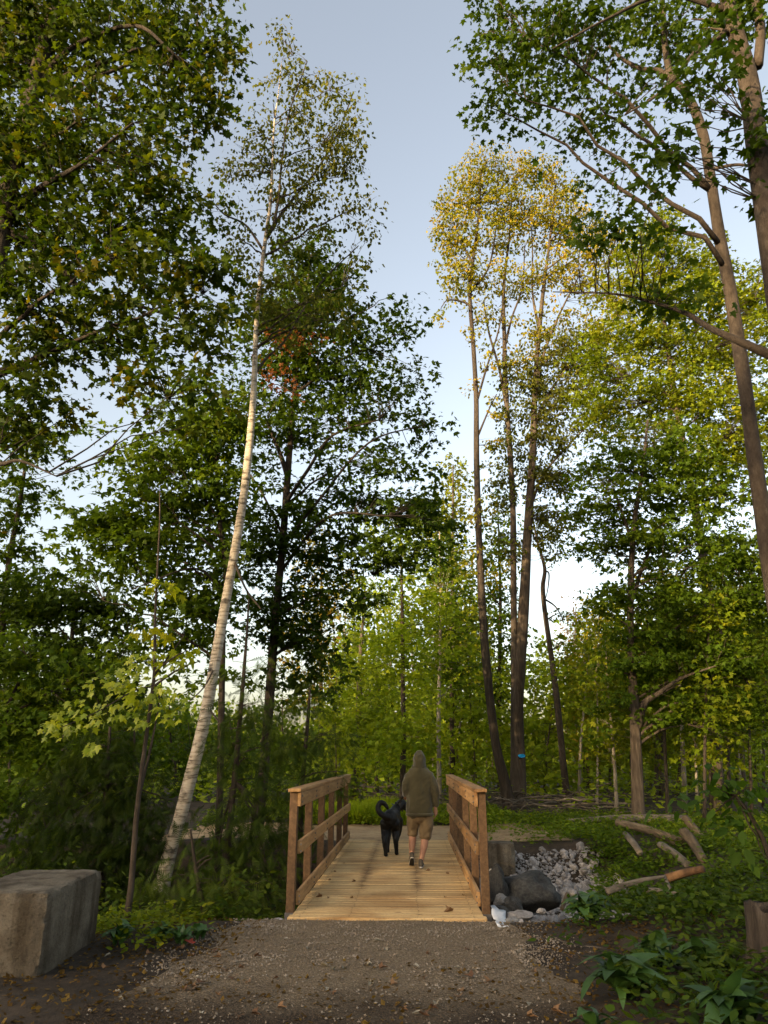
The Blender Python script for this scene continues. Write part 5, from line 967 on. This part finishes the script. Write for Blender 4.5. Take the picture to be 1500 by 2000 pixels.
# ================================================================== WALKER AND DOG
def organic(name, tubes, voxel, smooth, mat, parent, disp=None, ell=()):
    """closed lofts and ellipsoids fused into one continuous skin"""
    mb = MB()
    for P, R, *fl in tubes:
        P = np.asarray(P, float); R = np.asarray(R, float); n = max(12, len(P) * 5); L = smoothline(P, n); t = np.linspace(0, len(P) - 1, n); rr = np.interp(t, np.arange(len(P)), R)
        f = np.interp(t, np.arange(len(P)), fl[0]) if fl else None
        T0_ = unit(L[0] - L[1]); T1_ = unit(L[-1] - L[-2]); L = np.vstack([L[0] + T0_ * rr[0] * .55, L[0] + T0_ * rr[0] * .35, L, L[-1] + T1_ * rr[-1] * .35, L[-1] + T1_ * rr[-1] * .55]); rr = np.r_[rr[0] * .45, rr[0] * .8, rr, rr[-1] * .8, rr[-1] * .45]
        if f is not None: f = np.r_[f[0], f[0], f, f[-1], f[-1]]
        mb.add(*tube(L, rr, 18, flat=f))
    for c, r in ell:
        V = []; F = []; nu, nv = 18, 10
        for i in range(1, nv):
            ph = math.pi * i / nv
            for j in range(nu): a = 2 * math.pi * j / nu; V.append((c[0] + r[0] * math.sin(ph) * math.cos(a), c[1] + r[1] * math.sin(ph) * math.sin(a), c[2] + r[2] * math.cos(ph)))
        for i in range(nv - 2):
            for j in range(nu): k = (j + 1) % nu; F.append((i * nu + j, (i + 1) * nu + j, (i + 1) * nu + k, i * nu + k))
        F.append(tuple(range(nu))); F.append(tuple((nv - 2) * nu + j for j in range(nu))[::-1]); mb.add(V, F)
    me = mb.mesh(name); o = bpy.data.objects.new(name, me); COL.objects.link(o)
    m = o.modifiers.new('r', 'REMESH'); m.mode = 'VOXEL'; m.voxel_size = voxel; s = o.modifiers.new('s', 'SMOOTH'); s.factor = .5; s.iterations = smooth
    dg = bpy.context.evaluated_depsgraph_get(); dg.update(); me2 = bpy.data.meshes.new_from_object(o.evaluated_get(dg)); bpy.data.objects.remove(o); bpy.data.meshes.remove(me); me2.name = name
    if disp:
        n = len(me2.vertices); co = np.zeros(n * 3, np.float32); no = np.zeros(n * 3, np.float32); me2.vertices.foreach_get('co', co); me2.vertices.foreach_get('normal', no); co = co.reshape(-1, 3); no = no.reshape(-1, 3)
        me2.vertices.foreach_set('co', (co + no * np.array([disp(Vector(c)) for c in co])[:, None]).astype(np.float32).ravel())
    me2.polygons.foreach_set('use_smooth', np.full(len(me2.polygons), True, bool)); me2.update(); me2.materials.clear()
    return link(name, me2, mat, parent)
pg = gz(818, 1696, 0)
pr = empty('person', (float(pg[0]) + .03, float(pg[1]) + .12, 0.0)); tag(pr, 'person in olive hooded sweatshirt and tan shorts walking away over the bridge', 'person')
# body: feet pointing away from the viewer (+y); right foot planted, left foot just leaving the boards
RA, LA = (.005, -.10, .085), (-.135, .03, .125)
RK, LK = (.075, .02, .47), (-.115, .13, .49)
fing = []
def hand(w, d, s):
    """five curled fingers from a wrist w pointing along d; s is the thumb side"""
    w = np.array(w); d = unit(np.array(d)); side = np.array([0, 1., 0]) if abs(d[2]) > .6 else np.array([0, 0, 1.]); nrm = unit(np.cross(d, side)) * s
    t = [(np.array([w, w + d * .045, w + d * .09]), [.027, .038, .034], [.6, .5, .5])]
    for k, (o, L) in enumerate(((.028, .070), (.010, .080), (-.009, .074), (-.027, .058))):
        b = w + d * .088 + side * o; t.append((np.array([b - d * .02, b + d * L * .45 + nrm * .004, b + d * L * .8 + nrm * .018, b + d * L + nrm * .036]), [.0095, .009, .0082, .007]))
    b = w + d * .03 + side * .030; t.append((np.array([b, b + side * .022 + d * .03 + nrm * .01, b + side * .024 + d * .062 + nrm * .022]), [.012, .0105, .0085])); return t
RH = hand((.250, .015, .845), (-.03, .18, -1), -1); LH = hand((-.222, .17, 1.0), (-.10, 1, -.2), 1)
legs = [([(.09, 0, .90), (.09, .01, .70), RK, (.062, -.035, .33), (.025, -.085, .18), RA], [.10, .085, .060, .060, .042, .038]), ([(-.09, 0, .90), (-.105, .06, .70), LK, (-.125, .07, .36), (-.135, .035, .22), LA], [.10, .085, .060, .060, .042, .038]),
        ([RA, (.005, -.07, .06)], [.036, .032]), ([LA, (-.135, .045, .10)], [.036, .03])]
torso = [([(0, 0, .85), (0, .01, 1.0), (0, .015, 1.2), (0, 0, 1.36), (0, 0, 1.44)], [.16, .15, .165, .15, .07], [.7, .66, .62, .6, .9]), ([(0, .0, 1.40), (0, .02, 1.50), (0, .03, 1.56)], [.055, .052, .055])]
arms = [([(.15, 0, 1.33), (.205, -.01, 1.22), (.240, -.03, 1.10), (.250, -.01, .97), (.250, .015, .845)], [.055, .05, .043, .037, .027]), ([(-.15, 0, 1.33), (-.200, -.02, 1.22), (-.222, -.03, 1.11), (-.224, .07, 1.04), (-.222, .17, 1.0)], [.055, .05, .043, .037, .027])]
head = [((0, .045, 1.605), (.072, .090, .105)), ((0, .135, 1.59), (.014, .022, .020)), ((0, .105, 1.53), (.040, .035, .026)), ((.074, .04, 1.60), (.012, .02, .03)), ((-.074, .04, 1.60), (.012, .02, .03)), ((0, .128, 1.553), (.024, .012, .008))]
body = organic('body', legs + torso + arms + RH + LH, .0092, 3, 'skin', pr, None, head)
for s in (-1, 1): organic('eye', [], .004, 1, 'shoe_sole', pr, None, [((s * .030, .122, 1.612), (.012, .010, .009))])
def fold(a): 
    def f(c):
        k = .010 * mnoise.noise(Vector((c.x * 11 + c.z * 2, c.y * 9, c.z * 3.0))) + .006 * (1 - abs(2 * mnoise.noise(Vector((c.x * 9 - c.z * 5, c.y * 9, c.z * 9))))) - .004
        return k * a
    return f
ho = organic('hooded_sweatshirt', [([(0, .0, .765), (0, 0, .80), (0, .0, .92), (0, .01, 1.08), (0, .01, 1.22), (0, 0, 1.33), (0, -.005, 1.395), (0, .0, 1.445), (0, .01, 1.50)], [.200, .212, .212, .212, .220, .218, .182, .120, .085], [.72, .72, .70, .66, .62, .60, .66, .85, 1.0]),
      ([(.150, 0, 1.325), (.205, -.01, 1.24), (.240, -.03, 1.12), (.252, -.015, 1.0), (.250, .008, .885)], [.088, .080, .068, .060, .050]),
      ([(-.150, 0, 1.325), (-.198, -.02, 1.24), (-.222, -.035, 1.13), (-.225, .055, 1.06), (-.222, .155, 1.02)], [.086, .077, .062, .056, .046]),
      ([(0, .0, 1.43), (0, -.012, 1.50), (0, -.014, 1.58), (0, -.004, 1.645), (0, .003, 1.69)], [.110, .103, .106, .090, .058], [.9, 1.08, 1.12, 1.1, 1.0])], .0105, 5, 'hoodie', pr, fold(1.5))
# hem band, cuff and seam of the hood
def ring(name, P, r, mat, parent):
    P = np.array(P); n = len(P); V = []; F = []
    for i in range(n):
        d = unit(P[i] - P.mean(0)); 
        for k in range(6): a = k * 1.0472; V.append(P[i] + d * r * math.cos(a) + np.array([0, 0, 1]) * r * 1.4 * math.sin(a))
    for i in range(n):
        for k in range(6): F.append((i * 6 + k, ((i + 1) % n) * 6 + k, ((i + 1) % n) * 6 + (k + 1) % 6, i * 6 + (k + 1) % 6))
    return link(name, mesh_poly(name, V, F, True), mat, parent)
A_ = np.linspace(0, 2 * math.pi, 32, endpoint=False)
ring('hem_band', [(.207 * math.cos(a), .150 * math.sin(a), .758) for a in A_], .018, 'hoodie', ho)
ring('hood_seam', [(.108 * math.cos(a), .005 + .108 * math.sin(a), 1.478 + .012 * math.sin(a)) for a in A_], .011, 'hoodie', ho)
sh = organic('shorts', [([(0, 0, .72), (0, 0, .82), (0, 0, .96)], [.165, .178, .17], [.78, .74, .7]), ([(.095, .0, .80), (.100, .01, .64), (.088, .015, .50), (.082, .005, .425)], [.105, .104, .098, .096], [1.0, 1.0, 1.02, 1.02]), ([(-.098, .015, .80), (-.115, .06, .65), (-.118, .105, .53), (-.122, .10, .455)], [.105, .102, .092, .090])], .0105, 4, 'shorts', pr, fold(1.7))
def shoe(ank, toe, roll, name='shoe'):
    a, t = np.array(ank), np.array(toe); d = unit(t - a * np.array([1, 1, 0]) - np.array([0, 0, t[2]])); 
    root = organic(name, [([(0, -.085, .045), (0, -.03, .055), (0, .05, .045), (0, .13, .034), (0, .175, .030)], [.036, .041, .042, .042, .030], [1.2, 1.25, .95, .75, .6]), ([(0, -.075, .045), (0, -.06, .085), (0, -.045, .105)], [.036, .038, .038])], .008, 3, 'shoe', pr)
    sole = organic('sole', [([(0, -.105, .016), (0, -.03, .016), (0, .06, .016), (0, .15, .016), (0, .19, .016)], [.030, .038, .044, .044, .026], [.36, .3, .28, .28, .4])], .006, 1, 'shoe_sole', root)
    tr = organic('tread', [([(0, -.10, .006), (0, -.03, .006), (0, .06, .006), (0, .15, .006), (0, .185, .006)], [.027, .035, .041, .041, .023], [.16, .13, .12, .12, .2])], .004, 1, 'shoe_tread', root)
    root.location = (ank[0], ank[1] + .035 + .1 * roll[0], roll[1]); root.rotation_euler = (roll[0], 0, roll[2]); return root
shoe(RA, (.012, .06, .035), (0, 0.002, -.06)); shoe((LA[0], LA[1], 0), (-.135, .15, .045), (-.50, .075, .05))

dg_ = gz(760, 1672, 0); dog = empty('dog', (float(dg_[0]) + .045, 13.75, 0.0)); tag(dog, 'large black dog with curled tail on a leash at the walker\'s left', 'dog')
dog.rotation_euler = (0, 0, -.10)
db = organic('body', [
    ([(0, -.40, .60), (0, -.30, .60), (0, -.12, .575), (0, .08, .56), (0, .26, .56), (.005, .38, .61)], [.095, .130, .118, .130, .138, .105], [1.15, 1.2, 1.3, 1.4, 1.45, 1.25]),   # trunk
    ([(.0, .30, .64), (.035, .42, .72), (.09, .48, .765)], [.105, .085, .078]),                                                             # neck
    ([(.08, .46, .775), (.14, .49, .775), (.20, .50, .75)], [.098, .094, .072]), ([(.18, .50, .74), (.25, .50, .71), (.285, .50, .697)], [.060, .052, .042], [.9, .85, .8]),  # head and muzzle turned right
    ([(.18, .49, .71), (.26, .49, .675)], [.028, .020]),
    ([(.085, .555, .81), (.095, .59, .765), (.11, .60, .71)], [.03, .036, .02], [.45, .4, .4]), ([(.10, .405, .81), (.12, .375, .765), (.135, .37, .71)], [.03, .036, .02], [.45, .4, .4]),  # ears
    ([(-.068, -.30, .54), (-.080, -.26, .41), (-.078, -.40, .27), (-.065, -.40, .12), (-.06, -.385, .045)], [.105, .085, .050, .036, .035]), ([(-.06, -.40, .035), (-.06, -.33, .028)], [.032, .036], [.8, .75]),   # near hind leg
    ([(.068, -.26, .54), (.080, -.14, .41), (.095, -.24, .27), (.10, -.20, .12), (.10, -.175, .045)], [.105, .085, .050, .036, .035]), ([(.10, -.19, .035), (.10, -.115, .028)], [.032, .036], [.8, .75]),
    ([(-.085, .24, .54), (-.09, .22, .36), (-.095, .16, .22), (-.10, .13, .10), (-.10, .13, .045)], [.085, .062, .044, .036, .035]), ([(-.10, .12, .035), (-.10, .19, .028)], [.032, .036], [.8, .75]),
    ([(.085, .28, .54), (.075, .36, .36), (.05, .38, .24), (.035, .30, .16), (.03, .27, .12)], [.085, .062, .044, .036, .035]), ([(.03, .27, .11), (.03, .29, .055)], [.032, .030]),                                                   # lifted fore leg
    ([(-.0, -.43, .63), (-.08, -.50, .655), (-.155, -.52, .72), (-.175, -.51, .80), (-.135, -.49, .865), (-.075, -.47, .85), (-.035, -.46, .80), (-.01, -.455, .765)], [.056, .050, .048, .046, .044, .040, .034, .022])],   # curled tail
    .010, 4, 'dog_coat', dog, lambda c: .0035 * mnoise.noise(Vector((c.x * 22, c.y * 12, c.z * 22))))
col = [(.075 + .088 * math.cos(a) * .8, .445 + .088 * math.sin(a), .745 - .05 * math.sin(a) * .8 - .06 * math.cos(a)) for a in A_]; ring('collar', col, .011, 'nylon', dog)
for c in ((.265, .535, .775), (.265, .465, .775)): pass
# leash from the left hand to the collar
bpy.context.view_layer.update()
h0 = np.array(pr.matrix_world @ Vector((-.262, .25, 1.015))); h1 = np.array(dog.matrix_world @ Vector((-.04, .34, .80)))
P = bez(h0, h1, -.05, 12); lo_ = P.mean(0); V, F = tube(P - lo_, np.full(12, .015), 8, flat=.45); le = link('leash', mesh_poly('leash', V, F, True), 'nylon', None, tuple(lo_)); tag(le, 'short black leash from the walker\'s left hand to the dog', 'leash')
loop = ring('handle', [(h0[0] - lo_[0] + .03 * math.cos(a), h0[1] - lo_[1] + .05 * math.sin(a) - .03, h0[2] - lo_[2]) for a in A_], .006, 'nylon', le)
bpy.context.view_layer.update()
